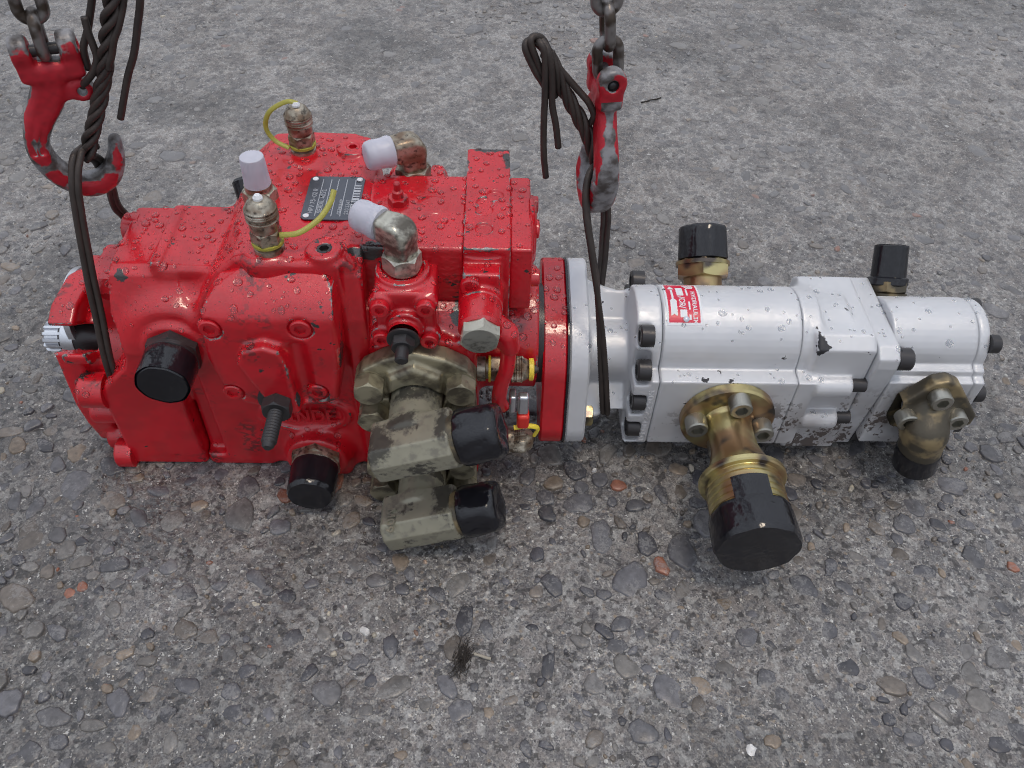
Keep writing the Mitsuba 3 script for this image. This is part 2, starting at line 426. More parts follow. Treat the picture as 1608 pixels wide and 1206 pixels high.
# ---- signed distance modelling for castings
class Grid:
    def __init__(s, lo, hi, h):
        s.lo, s.h = np.array(lo, float), h
        n = np.ceil((np.array(hi) - s.lo) / h).astype(int) + 1
        ax = [(s.lo[k] + h * np.arange(n[k])).astype(np.float32) for k in range(3)]
        s.p = (ax[0][:, None, None], ax[1][None, :, None], ax[2][None, None, :])
        s.n = tuple(n)


def rotp(p, o, ax, ang):
    """Coordinates in a frame turned by ang about axis ax through o."""
    q = [np.float32(p[k] - o[k]) for k in range(3)]
    i, j = [(1, 2), (2, 0), (0, 1)][ax]
    c, s = np.float32(math.cos(ang)), np.float32(math.sin(ang))
    q[i], q[j] = c * q[i] + s * q[j], c * q[j] - s * q[i]
    return tuple(q)


def sbx(p, lo, hi, r=3.0):
    q = [np.abs(p[k] - np.float32((lo[k] + hi[k]) / 2)) - np.float32((hi[k] - lo[k]) / 2 - r) for k in range(3)]
    m = [np.maximum(x, 0) for x in q]
    return np.sqrt(m[0] ** 2 + m[1] ** 2 + m[2] ** 2) + np.minimum(np.maximum(np.maximum(q[0], q[1]), q[2]), 0) - np.float32(r)


def scy(p, ax, c, R, lo, hi, r=2.0, R2=None):
    """Cylinder (or cone, R at lo to R2 at hi) along axis ax, centre c in the other two axes."""
    i, j = [k for k in range(3) if k != ax]
    rad = np.sqrt((p[i] - np.float32(c[0])) ** 2 + (p[j] - np.float32(c[1])) ** 2)
    RR = np.float32(R) if R2 is None else np.float32(R) + np.float32(R2 - R) * np.clip((p[ax] - np.float32(lo)) / np.float32(hi - lo), 0, 1)
    a = rad - (RR - np.float32(r))
    b = np.abs(p[ax] - np.float32((lo + hi) / 2)) - np.float32((hi - lo) / 2 - r)
    return np.sqrt(np.maximum(a, 0) ** 2 + np.maximum(b, 0) ** 2) + np.minimum(np.maximum(a, b), 0) - np.float32(r)


def poly2(a, b, pts):
    pts = np.array(pts, np.float32)
    d, sgn = None, None
    for k in range(len(pts)):
        u, v = pts[k], pts[k - 1]
        e = v - u
        wx, wy = a - u[0], b - u[1]
        t = np.clip((wx * e[0] + wy * e[1]) / (e @ e), 0, 1)
        dd = (wx - e[0] * t) ** 2 + (wy - e[1] * t) ** 2
        c1, c2, c3 = b >= u[1], b < v[1], e[0] * wy > e[1] * wx
        flip = (c1 & c2 & c3) | (~c1 & ~c2 & ~c3)
        d = dd if d is None else np.minimum(d, dd)
        s = np.where(flip, -1.0, 1.0).astype(np.float32)
        sgn = s if sgn is None else sgn * s
    return np.sqrt(d) * sgn


def sex(p, ax, pts, lo, hi, r=3.0):
    """Polygon in the other two axes (in x,y,z order), extruded along ax, rounded by r."""
    i, j = [k for k in range(3) if k != ax]
    a = poly2(p[i], p[j], pts) + np.float32(r)
    b = np.abs(p[ax] - np.float32((lo + hi) / 2)) - np.float32((hi - lo) / 2 - r)
    return np.sqrt(np.maximum(a, 0) ** 2 + np.maximum(b, 0) ** 2) + np.minimum(np.maximum(a, b), 0) - np.float32(r)


def smin(a, b, k=6.0):
    h = np.maximum(np.float32(k) - np.abs(a - b), 0) / np.float32(k)
    return np.minimum(a, b) - h * h * np.float32(k / 4)


def uni(k, *fs):
    o = fs[0]
    for f in fs[1:]:
        o = smin(o, f, k)
    return o


def cut(a, b, k=3.0):
    return -smin(-a, b, k)


def nets(g, f):
    """Surface nets of the field on the grid, pulled onto its zero level."""
    f = np.broadcast_to(f, g.n).astype(np.float32)
    ins = f < 0
    cs = tuple(np.array(g.n) - 1)
    acc, cnt = np.zeros(cs + (3,), np.float32), np.zeros(cs, np.int8)
    sl = lambda o: tuple(slice(o[k], o[k] + cs[k]) for k in range(3))
    corners = [(a, b, c) for a in (0, 1) for b in (0, 1) for c in (0, 1)]
    for ax in range(3):
        for o in corners:
            if o[ax]:
                continue
            o2 = tuple(o[k] + (k == ax) for k in range(3))
            A, B = f[sl(o)], f[sl(o2)]
            cr = (A < 0) != (B < 0)
            idx = np.nonzero(cr)
            t = A[idx] / (A[idx] - B[idx])
            pt = np.array(o, np.float32)[None].repeat(len(t), 0)
            pt[:, ax] += t
            acc[idx] += pt
            cnt[idx] += 1
    cells = np.nonzero(cnt)
    vid = -np.ones(cs, np.int64)
    vid[cells] = np.arange(len(cells[0]))
    v = np.stack(cells, 1) + acc[cells] / cnt[cells][:, None]
    F = []
    for ax in range(3):
        i, j = [(1, 2), (2, 0), (0, 1)][ax]
        n = list(g.n)
        s0 = [slice(None)] * 3; s1 = [slice(None)] * 3
        s0[ax], s1[ax] = slice(0, n[ax] - 1), slice(1, n[ax])
        for k in (i, j):
            s0[k] = s1[k] = slice(1, n[k] - 1)
        a, b = ins[tuple(s0)], ins[tuple(s1)]
        idx = np.stack(np.nonzero(a != b), 1)
        idx[:, i] += 1; idx[:, j] += 1
        flip = b[tuple(np.nonzero(a != b))]
        def at(di, dj):
            q = idx.copy(); q[:, i] -= di; q[:, j] -= dj
            return vid[tuple(q.T)]
        quad = np.stack([at(1, 1), at(0, 1), at(0, 0), at(1, 0)], 1)
        quad[flip] = quad[flip][:, ::-1]
        F.append(quad)
    q = np.concatenate(F)
    gr = np.gradient(f)

    def tl(a, x):
        x = np.clip(x, 0, np.array(g.n) - 1.001)
        i0 = x.astype(int); t = x - i0
        o = 0
        for c in corners:
            w = np.prod([t[:, k] if c[k] else 1 - t[:, k] for k in range(3)], 0)
            o = o + w * a[i0[:, 0] + c[0], i0[:, 1] + c[1], i0[:, 2] + c[2]]
        return o
    for _ in range(2):
        G = np.stack([tl(x, v) for x in gr], 1)
        st = tl(f, v)[:, None] * G / np.maximum((G ** 2).sum(1, keepdims=True), 0.3)
        v = v - np.clip(st, -0.7, 0.7)
    return trimesh.Trimesh(g.lo + v * g.h, np.concatenate([q[:, [0, 1, 2]], q[:, [0, 2, 3]]]), process=False)


PI = math.pi

# ---------------------------------------------------------------- ground sheet
def build_ground():
    x0, x1, y0, y1, st = -1.05, 1.15, -0.45, 1.15, 0.0036
    nx, ny = int((x1 - x0) / st) + 1, int((y1 - y0) / st) + 1
    X, Y = np.meshgrid(np.linspace(x0, x1, nx), np.linspace(y0, y1, ny), indexing='ij')
    q = np.stack([X, Y, X * 0], -1)
    Z = (meshkit.fbm(q * 28, 4, 3) - 0.5) * (0.0042 - 0.002 * np.clip(Y / 0.4, 0, 1)) + (meshkit.noise(q * 190, 8) - 0.5) * 0.0011 + (meshkit.fbm(q * 4, 2, 4) - 0.5) * 0.003
    edge = np.minimum(np.minimum(X - x0, x1 - X), np.minimum(Y - y0, y1 - Y))
    Z = Z * np.clip(edge / 0.05, 0, 1) - 0.0006
    v = np.stack([X, Y, Z], -1).reshape(-1, 3)
    i = (np.arange(nx - 1)[:, None] * ny + np.arange(ny - 1)).ravel()
    f = np.concatenate([np.stack([i, i + ny, i + ny + 1], 1), np.stack([i, i + ny + 1, i + 1], 1)])
    zc = -0.0006
    b = 30.0
    o = np.array([[-b, -b, zc], [b, -b, zc], [b, b, zc], [-b, b, zc], [x0, y0, zc], [x1, y0, zc], [x1, y1, zc], [x0, y1, zc]])
    of = np.array([[0, 1, 5], [0, 5, 4], [1, 2, 6], [1, 6, 5], [2, 3, 7], [2, 7, 6], [3, 0, 4], [3, 4, 7]]) + len(v)
    m = trimesh.Trimesh(np.vstack([v, o]), np.vstack([f, of]), process=False)
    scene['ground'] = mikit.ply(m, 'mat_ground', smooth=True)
    labels['ground'] = {'label': 'weathered wet concrete paving with exposed pebbles', 'kind': 'structure'}
    return lambda a, c: np.interp(0, [0], [0])


build_ground()

# ================================================================ the pump
P = thing('hydraulic_pump', 'red hydraulic pump with two silver gear pumps bolted on its right end', 'hydraulic pump')
H = 2.6


# ---- main housing with the left end plate
def housing():
    g = Grid((-640, -156, -162), (-188, 206, 280), H)
    p = g.p
    # body: trapezoid in x-z, plateau on top
    body = sex(p, 1, [(-352, 262), (-215, 262), (-204, 250), (-204, -152), (-478, -152), (-470, 60), (-412, 190), (-378, 240)], -112, 178, 7)
    lobe = sex(p, 2, [(-352, 182), (-300, 190), (-235, 188), (-214, 165), (-205, 40), (-210, -80), (-222, -120), (-330, -120), (-366, -40), (-360, 120)], 120, 262, 7)
    f = uni(8, body, lobe)
    # end rim on the right
    rim = sex(p, 0, [(-122, -152), (-126, 40), (-124, 170), (-112, 236), (-84, 263), (120, 263), (150, 220), (165, 60), (150, -152)], -226, -196, 5)
    f = uni(9, f, rim)
    # left housing, flat on top, front falling away
    lh = sex(p, 0, [(64, 213), (-66, 213), (-72, 207), (-73, 192), (-112, 96), (-116, 40), (-112, -152), (110, -152), (120, 0), (100, 180)], -472, -378, 5)
    f = uni(12, f, lh)
    lp = sex(p, 1, [(-532, 215), (-452, 215), (-452, 100), (-470, 20), (-484, -30), (-486, -152), (-598, -152), (-596, 6), (-585, 24), (-545, 64), (-537, 84), (-535, 120), (-541, 150)], -112, 74, 5)
    top = sex(p, 0, [(64, 210), (-56, 208), (-72, 200), (-136, 44), (-137, 26), (-128, -152), (90, -152), (110, 0), (100, 150)], -620, -440, 5)
    lp = np.maximum(lp - 3, top)
    f = uni(8, f, lp)
    ridge = sbx(p, (-480, -70, 200), (-466, 60, 219), 4)
    f = uni(8, f, ridge)
    # boss round the upper port
    f = uni(22, f, scy(p, 1, (-462, 112), 62, -108, 0, 14))
    f = uni(10, f, scy(p, 1, (-462, 105), 44, -118, -60, 6))
    # boss under the lower port
    f = uni(20, f, scy(p, 1, (-299, -108), 46, -140, -60, 6), sbx(p, (-345, -130, -160), (-252, -80, -112), 8))
    # fitting boss on the plateau and the little pads
    f = uni(18, f, scy(p, 2, (-303, 124), 36, 200, 266, 5))
    f = uni(18, f, scy(p, 2, (-316, -98), 25, 200, 264, 5))
    for c in ((-241, -98), (-234, 135)):
        f = uni(4, f, scy(p, 2, c, 23, 230, 271, 4))
        f = cut(f, scy(p, 2, c, 9, 262, 300, 2), 3)
    # recess between the lower left block and the body
    f = cut(f, sbx(p, (-482, -140, -130), (-448, -96, 60), 8), 8)
    # oval cast emblem ground
    e = np.sqrt(((p[0] + 308) / 62) ** 2 + ((p[2] + 30) / 36) ** 2)
    ring = np.maximum(np.abs(e - 1) * 40 - 4, np.abs(p[1] + 113) - 4)
    f = uni(5, f, ring)
    return nets(g, f)


hs = add(P + '__pump_housing', housing(), 'red_casting', True)
tm = meshkit.text_mesh('LINDE', 26, 7, bold=True)
tw = tm.bounds[1][0]
tm.vertices = np.stack([tm.vertices[:, 0] * 92 / tw - 354, -110 - tm.vertices[:, 2], tm.vertices[:, 1] - 43], 1)
tm.invert()
add(hs + '__cast_lettering', tm, 'red_paint', False)
for (x, y) in ((-241, -98), (-234, 135)):
    add(hs + '__socket_plug', socket((x, y, 258), (0, 0, 1), 10, 12, 0.6), 'dark_bolt' if y < 0 else 'red_paint')

# ---- left mounting flange, neck and shaft
def flange():
    g = Grid((-676, -120, -164), (-520, 130, 150), H)
    p = g.p
    neck = scy(p, 0, (0, 6), 74, -650, -525, 4)
    pl = sex(p, 0, [(60, 98), (30, 112), (-35, 112), (-62, 100), (-78, 70), (-84, 20), (-92, -40), (-88, -90), (-78, -138), (-60, -156), (60, -156), (100, -90), (104, 30)], -660, -622, 6)
    f = uni(10, neck, pl)
    f = uni(6, f, scy(p, 0, (-74, 62), 22, -640, -604, 4), scy(p, 0, (-82, -60), 22, -640, -590, 4), scy(p, 0, (-72, -132), 24, -640, -590, 4), scy(p, 0, (60, 92), 26, -640, -560, 4))
    f = uni(10, f, sbx(p, (-600, -40, 60), (-540, 60, 150), 8))
    f = cut(f, scy(p, 0, (0, 15), 42, -700, -612, 4), 4)
    f = cut(f, sex(p, 0, [(0, 46), (-130, 150), (-130, 102), (0, -6)], -700, -606, 5), 6)
    return nets(g, f)


mf = add(P + '__mounting_flange', flange(), 'red_casting', True)
add(mf + '__pilot_ring', lathe([(0, 52), (0, 64), (9, 64), (9, 52), (0, 52)], (-668, 42, 36), (1, 0, 0), 64), 'bright_steel')
add(mf + '__hex_bolt', [hexhead((-548, -38, 152), (-1, 0, 0), 36, 22, 0.1), tube([(-545, -38, 152), (-530, -38, 152)], 20, 24)], 'red_paint')
add(mf + '__bolt_boss', lathe([(0, 27), (34, 27), (37, 24)], (-594, -96, 0), (-1, 0, 0)), 'red_paint')
add(mf + '__bolt_boss', lathe([(0, 24), (24, 24), (27, 21)], (-594, -104, -138), (-1, 0, 0)), 'red_paint')
add(mf + '__bolt_boss', lathe([(0, 23), (20, 23), (23, 20)], (-528, 42, 188), (-1, 0, 0)), 'red_paint')
ds = add(P + '__drive_shaft', lathe([(-20, 25), (26, 25), (30, 24), (42, 24)], (-644, 0, 15), (-1, 0, 0), 40), 'dark_bolt')
add(ds + '__bright_collar', lathe([(0, 26), (18, 26), (20, 24)], (-664, 0, 15), (-1, 0, 0), 40), 'bright_steel')
add(ds + '__spline', lathe([(0, 22), (26, 22), (29, 19)], (-682, 0, 15), (-1, 0, 0), 112, lambda t, a: 2.4 * np.sign(np.cos(14 * a))), 'bright_steel', 25)

# ---- side cover with its four screws and the locked adjusting stud
def cover():
    g = Grid((-412, -194, 36), (-212, -96, 262), 2.3)
    p = g.p
    out = [(-388, 222), (-372, 240), (-345, 250), (-246, 252), (-230, 238), (-226, 200), (-228, 140), (-240, 62), (-262, 50), (-352, 46), (-372, 54), (-392, 82), (-400, 140), (-396, 190)]
    a = sex(p, 1, out, -168, -98, 10)
    side = sex(p, 0, [(-168, 40)] + [tuple(q[1:]) for q in spline([(0, -168, 196), (0, -165, 211), (0, -154, 226), (0, -138, 238), (0, -122, 246), (0, -110, 254), (0, -96, 258)], 6)] + [(-60, 260), (-60, 40)], -420, -200, 8)
    f = np.maximum(a, side)
    f = uni(7, f, sex(p, 1, [(-356, 150), (-345, 172), (-318, 180), (-300, 172), (-292, 150), (-286, 56), (-322, 52)], -186, -150, 5))
    f = cut(f, sbx(p, (-290, -190, 56), (-270, -160, 172), 8), 8)
    for c in SCREWS:
        f = cut(f, scy(p, 1, c, 16, -190, -163, 2), 2)
    return nets(g, f)


SCREWS = [(-384, 194), (-271, 196), (-381, 76), (-267, 79)]
sc = add(P + '__side_cover', cover(), 'red_casting', True)
for x, z in SCREWS:
    add(sc + '__socket_screw', socket((x, -160, z), (0, -1, 0), 13.5, 8, 0.55), 'red_paint')
st = add(sc + '__adjusting_stud', lathe([(0, 10)] + [(8 + k * 2.4, 10.2 - 1.6 * (k % 2)) for k in range(30)] + [(82, 8), (86, 5)], (-316, -176, 78), (0, -1, 0), 28), 'dark_bolt', 25)
add(sc + '__lock_nut', [hexhead((-316, -184, 78), (0, -1, 0), 36, 20, 0.5), lathe([(0, 28), (6, 28), (9, 22)], (-316, -176, 78), (0, -1, 0))], 'dark_bolt')

# ---- name plate
def plate_text(lines, x0, y0, dx, dy, h, z):
    out = []
    for k, t in enumerate(lines):
        m = meshkit.text_mesh(t, h, 0.5)
        v = m.vertices
        m.vertices = np.stack([x0 + dx * k - v[:, 1], y0 + v[:, 0], z + v[:, 2]], 1)
        out.append(m)
    return out


pz = 265.4
plt = Polygon([(-282, -30), (-282, 58), (-277, 63), (-213, 63), (-208, 58), (-208, -30), (-213, -35), (-277, -35)])
pl_m = trimesh.creation.extrude_polygon(plt, 1.6, engine='earcut'); pl_m.apply_translation((0, 0, pz))
npk = add(P + '__name_plate', pl_m, 'plate_black', False, label='black name plate with silver lettering')
tx = plate_text(['TYP HPV 105', 'SERIE 02', 'NR. H2P 3471', 'DATUM', 'MADE IN GERMANY'], -266, -26, 0, 0, 1, 0)[:0]
tx += plate_text(['HPV 75-02 R', 'SERIAL 4021', 'TYPE  H1 P2'], -268, -22, 11.5, 0, 6.2, pz + 1.5)
tx += plate_text(['GERMANY', '210 1347'], -231, -24, 9, 0, 5, pz + 1.5)
for x in (-272, -262 + 1.2, -251, -239.5, -228):
    b = trimesh.creation.box((0.9, 84, 0.5)); b.apply_translation((x + 8, 14, pz + 1.7)); tx.append(b)
for k in range(9):
    b = trimesh.creation.box((9, 2.6 if k % 3 else 4.5, 0.5)); b.apply_translation((-215.5, -8 + k * 6.2, pz + 1.7)); tx.append(b)
add(npk + '__lettering', tx, 'plate_grey', False, track=False)
for x, y in ((-275, 56), (-215, 56), (-214, -28), (-275, -28)):
    add(npk + '__rivet', lathe([(0, 4), (1.2, 4), (2.2, 2.4), (2.4, 1.2)], (x, y, pz + 1.5), (0, 0, 1), 20), 'plate_white')

# ---- fittings on the plateau
def knurl(t, a):
    return 0.9 * (np.cos(26 * a + t * 0.9) * np.cos(26 * a - t * 0.9))


def test_point(o, d, s=1.0, strap=None, mat='yellow_plastic', tip=True):
    key = add(P + '__test_coupling', [lathe([(0, 22 * s), (14 * s, 22 * s), (16 * s, 18 * s), (24 * s, 17 * s)], o, d),
                                      hexhead(np.array(o) + unit(d) * 22 * s, d, 40 * s, 22 * s, 0.4)], 'fitting')
    add(key + '__knurled_cap', lathe([(44 * s, 20 * s), (46 * s, 21 * s), (60 * s, 22 * s)] + [(60 * s + k, 23 * s) for k in np.linspace(0.5, 20 * s, 12)] + [(82 * s, 21 * s), (90 * s, 17 * s), (94 * s, 12 * s)], o, d, 110,
                                     lambda t, a: knurl(t, a) * ((t > 60.2 * s) & (t < 81 * s))), 'fitting', 25)
    if tip:
        add(key + '__cap_tip', lathe([(92 * s, 7 * s), (97 * s, 7 * s), (101 * s, 4 * s)], o, d, 20), 'plate_white')
    add(key + '__strap_ring', lathe([(20 * s, 19.5 * s), (20 * s, 23.5 * s), (24 * s, 23.5 * s), (24 * s, 19.5 * s)], o, d, 40), mat)
    if strap is not None:
        add(key + '__strap', ribbon(strap, 4.2 * s, 2.0 * s), mat, 40)
    return key


def ribbon(pts, w, t):
    m = tube(spline(pts, 8), 1.0, 12)
    p = spline(pts, 8)
    n = len(p)
    v = m.vertices.copy()
    c = np.repeat(p, 12, 0)
    tgt = np.gradient(p, axis=0); tgt /= np.linalg.norm(tgt, axis=1, keepdims=True)
    side = np.cross(tgt, [0.35, -0.55, 0.75]); side /= np.linalg.norm(side, axis=1, keepdims=True)
    nor = np.cross(tgt, side)
    ang = np.linspace(0, 2 * PI, 12, endpoint=False)
    r = side[:, None, :] * (w * np.cos(ang))[None, :, None] + nor[:, None, :] * (t * np.sin(ang))[None, :, None]
    v[:n * 12] = (p[:, None, :] + r).reshape(-1, 3)
    m.vertices = v
    return m


up = (0, 0, 1)
o1, o2 = np.array((-302, 124, 262.0)), np.array((-308, -98, 262.0))
test_point(o1, up, 0.80, [o1 + (3, 0, 79), o1 + (-12, 0, 81), o1 + (-36, -4, 68), o1 + (-45, -6, 46), o1 + (-36, -8, 27), o1 + (-16, -14, 19)])
test_point(o2, up, 0.84, [o2 + (17, -4, 30), o2 + (40, 0, 31), o2 + (62, 20, 37), o2 + (74, 42, 46), o2 + (78, 56, 55)])
o3 = np.array((-341, 12, 252.0))
hk = add(P + '__capped_union', [lathe([(0, 22), (10, 22), (12, 20)], o3, up), hexhead(o3 + (0, 0, 8), up, 40, 20, 0.2), lathe([(26, 18), (36, 18)], o3, up)], 'fitting')
add(hk + '__plastic_cap', lathe([(26, 18), (32, 17.5), (52, 16.5), (72, 15.8), (76, 15), (77.5, 12)], o3, up), 'white_plastic', 40, label='upright milky white plastic plug')
add(P + '__rear_cap', lathe([(0, 17), (30, 17), (34, 13)], (-384, 92, 204), (-0.3, 0.6, 0.75), 24), 'black_plastic')

# ---- mid section, valve block and end cover in red
def mid():
    g = Grid((-204, -104, -160), (-64, 130, 274), H)
    p = g.p
    f = sbx(p, (-200, -84, 172), (-69, 79, 262), 4)
    f = uni(10, f, sbx(p, (-198, -70, 120), (-69, 75, 200), 8))
    f = uni(14, f, scy(p, 2, (-158, 3), 21, 240, 266, 3))
    e = scy(p, 2, (-112, 6), 19, 250, 264.5, 3)
    return nets(g, uni(5, f, e))


add(P + '__control_housing', mid(), 'red_rough_paint', True)
bs = np.array((-158, 3, 264.0))
bk = add(P + '__bleed_screw', [hexhead(bs, up, 24, 14, 0.1), lathe([(12, 8), (22, 7), (24, 4.5), (34, 4.5), (36, 3)], bs, up, 20)], 'red_paint')


def vblock():
    g = Grid((-76, -126, 80), (-2, 156, 272), 2.2)
    p = g.p
    f = sbx(p, (-70, -87, 110), (-9, 146, 264.5), 2.6)
    f = uni(3, f, sbx(p, (-70, -112, 112), (-22, -60, 242), 3))
    f = uni(6, f, scy(p, 1, (-47, 196), 29, -124, -80, 3))
    for c, r in (((-44, -44), 11.5), ((-44, -3), 11.5), ((-44, 14), 11), ((-30, 31), 11.5)):
        f = cut(f, scy(p, 2, c, r, 260.5, 280, 0.6), 0.8)
    e = np.maximum(np.sqrt(((p[0] + 44) / 24) ** 2 + ((p[2] - 253) / 5.5) ** 2) * 5.5 - 5.5, np.abs(p[1] + 87) - 2.5)
    return nets(g, cut(f, e, 1))


vb = add(P + '__valve_block', vblock(), 'red_casting', True)
add(vb + '__socket_screw', socket((-60, -110, 226), (0, -1, 0), 13, 9, 0.55), 'red_paint')
ec = add(P + '__end_cover', rbox((-10, -84, 160), (19, 79, 261.5), 4), 'red_rough_paint', 40)
for y, z in ((44, 240), (-12, 240), (-70, 205)):
    add(ec + '__cover_bolt', socket((18, y, z), (1, 0, 0), 12, 12, 0.5), 'red_paint')
add(ec + '__domed_boss', lathe([(0, 46), (5, 45), (9, 38), (10, 20)], (17, 6, 222), (1, 0, 0), 48), 'red_paint', 50)

# banjo fitting and pipe on the front of the valve block
ax = np.array((0, -1, -0.10))
b0 = np.array((-47, -118, 196.0))
bj = add(P + '__banjo_fitting', [lathe([(0, 27), (3, 28), (40, 28), (44, 25)], b0, ax)], 'red_paint')
add(bj + '__banjo_bolt', hexhead(b0 + unit(ax) * 40, ax, 46, 20, 0.35), 'zinc', label='bare steel hexagon head')
add(bj + '__pipe_eye', m3.Manifold.batch_hull([m3.Manifold.sphere(r_, 24).translate(c_) for r_, c_ in ((15, (-40, -140, 196)), (17, (-14, -144, 172)), (13, (-8, -146, 150)))]), 'red_paint')
pp = spline([(-14, -142, 165), (-10, -146, 140), (-12, -150, 110), (-18, -152, 84), (-21, -152, 52), (-16, -140, 24)], 8)
add(bj + '__pipe', tube(pp, 10.5, 16), 'red_casting', True)

# port body behind the flanged elbows, and the neck to the adapter plate
def pbody():
    g = Grid((-204, -140, -162), (52, 150, 196), H)
    p = g.p
    prof = [(-127, -150), (-127, 118), (-118, 140), (-96, 166), (-60, 182), (60, 182), (110, 120), (110, -150)]
    f = sex(p, 0, prof, -200, -52, 8)
    f = uni(18, f, scy(p, 0, (0, 50), 92, -120, 35, 4))
    f = uni(6, f, sex(p, 1, [(-196, 70), (-190, 132), (-134, 158), (-72, 136), (-52, 70), (-52, -150), (-196, -150)], -132, -100, 4))
    f = uni(5, f, sbx(p, (-80, -131, 126), (-56, -100, 142), 3))
    return nets(g, f)


add(P + '__port_body', pbody(), 'red_casting', True)

# pressure valve boxes, front and rear, with capped elbows
def vbox(s):
    g = Grid((-190, -160, 150), (-94, -50, 256), 2.2)
    p = g.p
    f = sbx(p, (-180, -142, 162), (-103, -56, 236), 4)
    f = uni(5, f, scy(p, 2, (-146, -100), 35, 196, 243, 3))
    f = uni(5, f, scy(p, 1, (-142, 186), 24, -152, -100, 3))
    f = uni(4, f, scy(p, 1, (-144, 182), 19, -168, -120, 3))
    f = cut(f, scy(p, 2, (-146, -97), 27, 238, 260, 2), 2)
    for c in ((-172, 218), (-115, 219), (-174, 166), (-113, 164)):
        f = uni(3, f, scy(p, 1, c, 15, -146, -130, 3))
    m = nets(g, f)
    if s > 0:
        m.vertices[:, 1] *= -1
        m.invert()
    return m


for s in (-1, 1):
    k = add(P + '__relief_valve', vbox(s), 'red_casting', True)
    for c in ((-172, 218), (-115, 219), (-174, 166), (-113, 164)):
        add(k + '__socket_screw', socket((c[0], s * 145, c[1]), (0, s, 0), 11.5, 10, 0.5), 'red_paint')
    add(k + '__adjuster', [hexhead((-144, s * 166, 181), (0, s, -0.12), 27, 16, 0.2), lathe([(0, 21), (3, 21), (4, 17)], (-144, s * 165, 181), (0, s, -0.12)), lathe([(14, 8.5), (34, 8.5), (36, 6)], (-144, s * 166, 181), (0, s, -0.12), 20)], 'dark_bolt' if s < 0 else 'red_paint')
    b = np.array((-146, s * 97, 238.0))
    d = unit((-0.84, 0.50, 0.05)) if s < 0 else unit((-0.90, -0.42, 0.0))
    turn = 0.52 if s < 0 else -0.44
    g = Grid(b + (-66, -50, 14), b + (34, 50, 92), 1.9)
    q = rotp(g.p, b, 2, math.pi - math.atan2(d[1], -d[0]) - math.pi) if False else rotp(g.p, b, 2, math.atan2(-d[1], -d[0]))
    e = uni(5, sbx(q, (-17, -17, 22), (17, 17, 74), 7), sbx(q, (-30, -17, 40), (17, 17, 74), 8))
    e = uni(2, e, scy(q, 0, (0, 57), 15, -52, -10, 2))
    chamf = (q[0] + (q[2] - 57) - 22) * np.float32(0.7071)
    e = -smin(-e, -chamf, 6)
    el = add(P + '__capped_elbow', nets(g, e), 'zinc' if s < 0 else 'fitting', True)
    add(el + '__hex_nut', hexhead(b + (0, 0, 2), up, 44, 25, 0.25), 'zinc' if s < 0 else 'fitting')
    c0 = b + np.array([0, 0, 57.0])
    add(el + '__plastic_cap', lathe([(28, 20), (31, 21.5), (36, 21.5), (38, 20.5), (50, 20), (52, 20.6), (56, 20.6), (63, 19), (66, 16), (67, 10)], c0, d, 40), 'white_plastic', 40, label='milky white plastic plug on an elbow')

# ---- split flange clamps with bolted elbows and black caps
DIRO = unit((math.cos(0.33), 0, math.sin(0.33)))
for zc, nm in ((64, 0), (-105, 1)):
    g = Grid((-226, -190, zc - 104), (-40, -124, zc + 104), 2.4)
    p = g.p
    half = [(-214, zc + 4), (-216, zc + 34), (-204, zc + 52), (-176, zc + 70), (-134, zc + 84), (-92, zc + 72), (-64, zc + 54), (-52, zc + 34), (-54, zc + 4)]
    low = [(x, 2 * zc - z) for x, z in half]
    fs = []
    for h in (half, low):
        a = sex(p, 1, h, -160, -130, 6)
        s = 1 if h is half else -1
        hump = sex(p, 1, [(-172, zc), (-168, zc + s * 50), (-134, zc + s * 70), (-100, zc + s * 50), (-96, zc)], -174, -140, 8)
        a = uni(10, a, np.maximum(hump, -(p[2] - zc) * s + 3))
        a = cut(a, scy(p, 1, (-134, zc), 38, -200, -110, 2), 3)
        fs.append(a)
    cl = add(P + '__clamp', nets(g, np.minimum(*fs)), 'clamp', True)
    for sx in (-195, -73):
        for sz in (29, -29):
            add(cl + '__hex_bolt', [hexhead((sx, -160, zc + sz), (0, -1, 0), 38, 24, 0.15 + 0.3 * (sz > 0)), lathe([(0, 21), (3, 21)], (sx, -158, zc + sz), (0, -1, 0))], 'clamp')
    oy, oz = -250, zc + 2
    g = Grid((-200, -300, oz - 76), (-30, -150, oz + 76), 2.2)
    q = rotp(g.p, (-134, oy, oz), 1, -0.33)
    oc = [(-35, 12), (-35, -14), (-22, -31), (14, -31), (36, -12), (36, 20), (30, 31), (-20, 31)]
    e = sex(q, 0, oc, -50, 62, 5)
    e = -smin(-e, -sex(q, 1, [(-52, -40), (-52, 24), (-36, 40), (70, 40), (70, -40)], -60, 60, 7), 4)
    e = uni(8, e, scy(g.p, 1, (-134, zc), 35, -235, -150, 3))
    ek = add(P + '__flange_elbow', nets(g, e), 'olive', True)
    o = np.array((-134, oy, oz)) + DIRO * 62
    add(ek + '__neck', lathe([(-4, 33), (4, 33), (7, 30), (12, 30)], o, DIRO, 40), 'bronze')
    def tape(t, a):
        return 1.2 * np.sin(6 * a + 0.4) + 0.7 * np.sin(11 * a + t * 0.11 + nm) - 1.6 * (t > 56) * (1 + np.sin(5 * a))
    add(ek + '__black_cap', lathe([(5, 34), (7, 37)] + [(7 + k * 6.5, 38.5 - 0.3 * k) for k in range(1, 8)] + [(58, 35), (61, 31), (60, 20), (57, 8)], o, DIRO, 48, tape), 'black_plastic', 50)
mk = meshkit.text_mesh('M09', 13, 3, bold=True)
v = mk.vertices
c_, s_ = math.cos(0.33), math.sin(0.33)
lx, ly = -20 + v[:, 1] * 0.9, 20 - v[:, 0] * 1.1
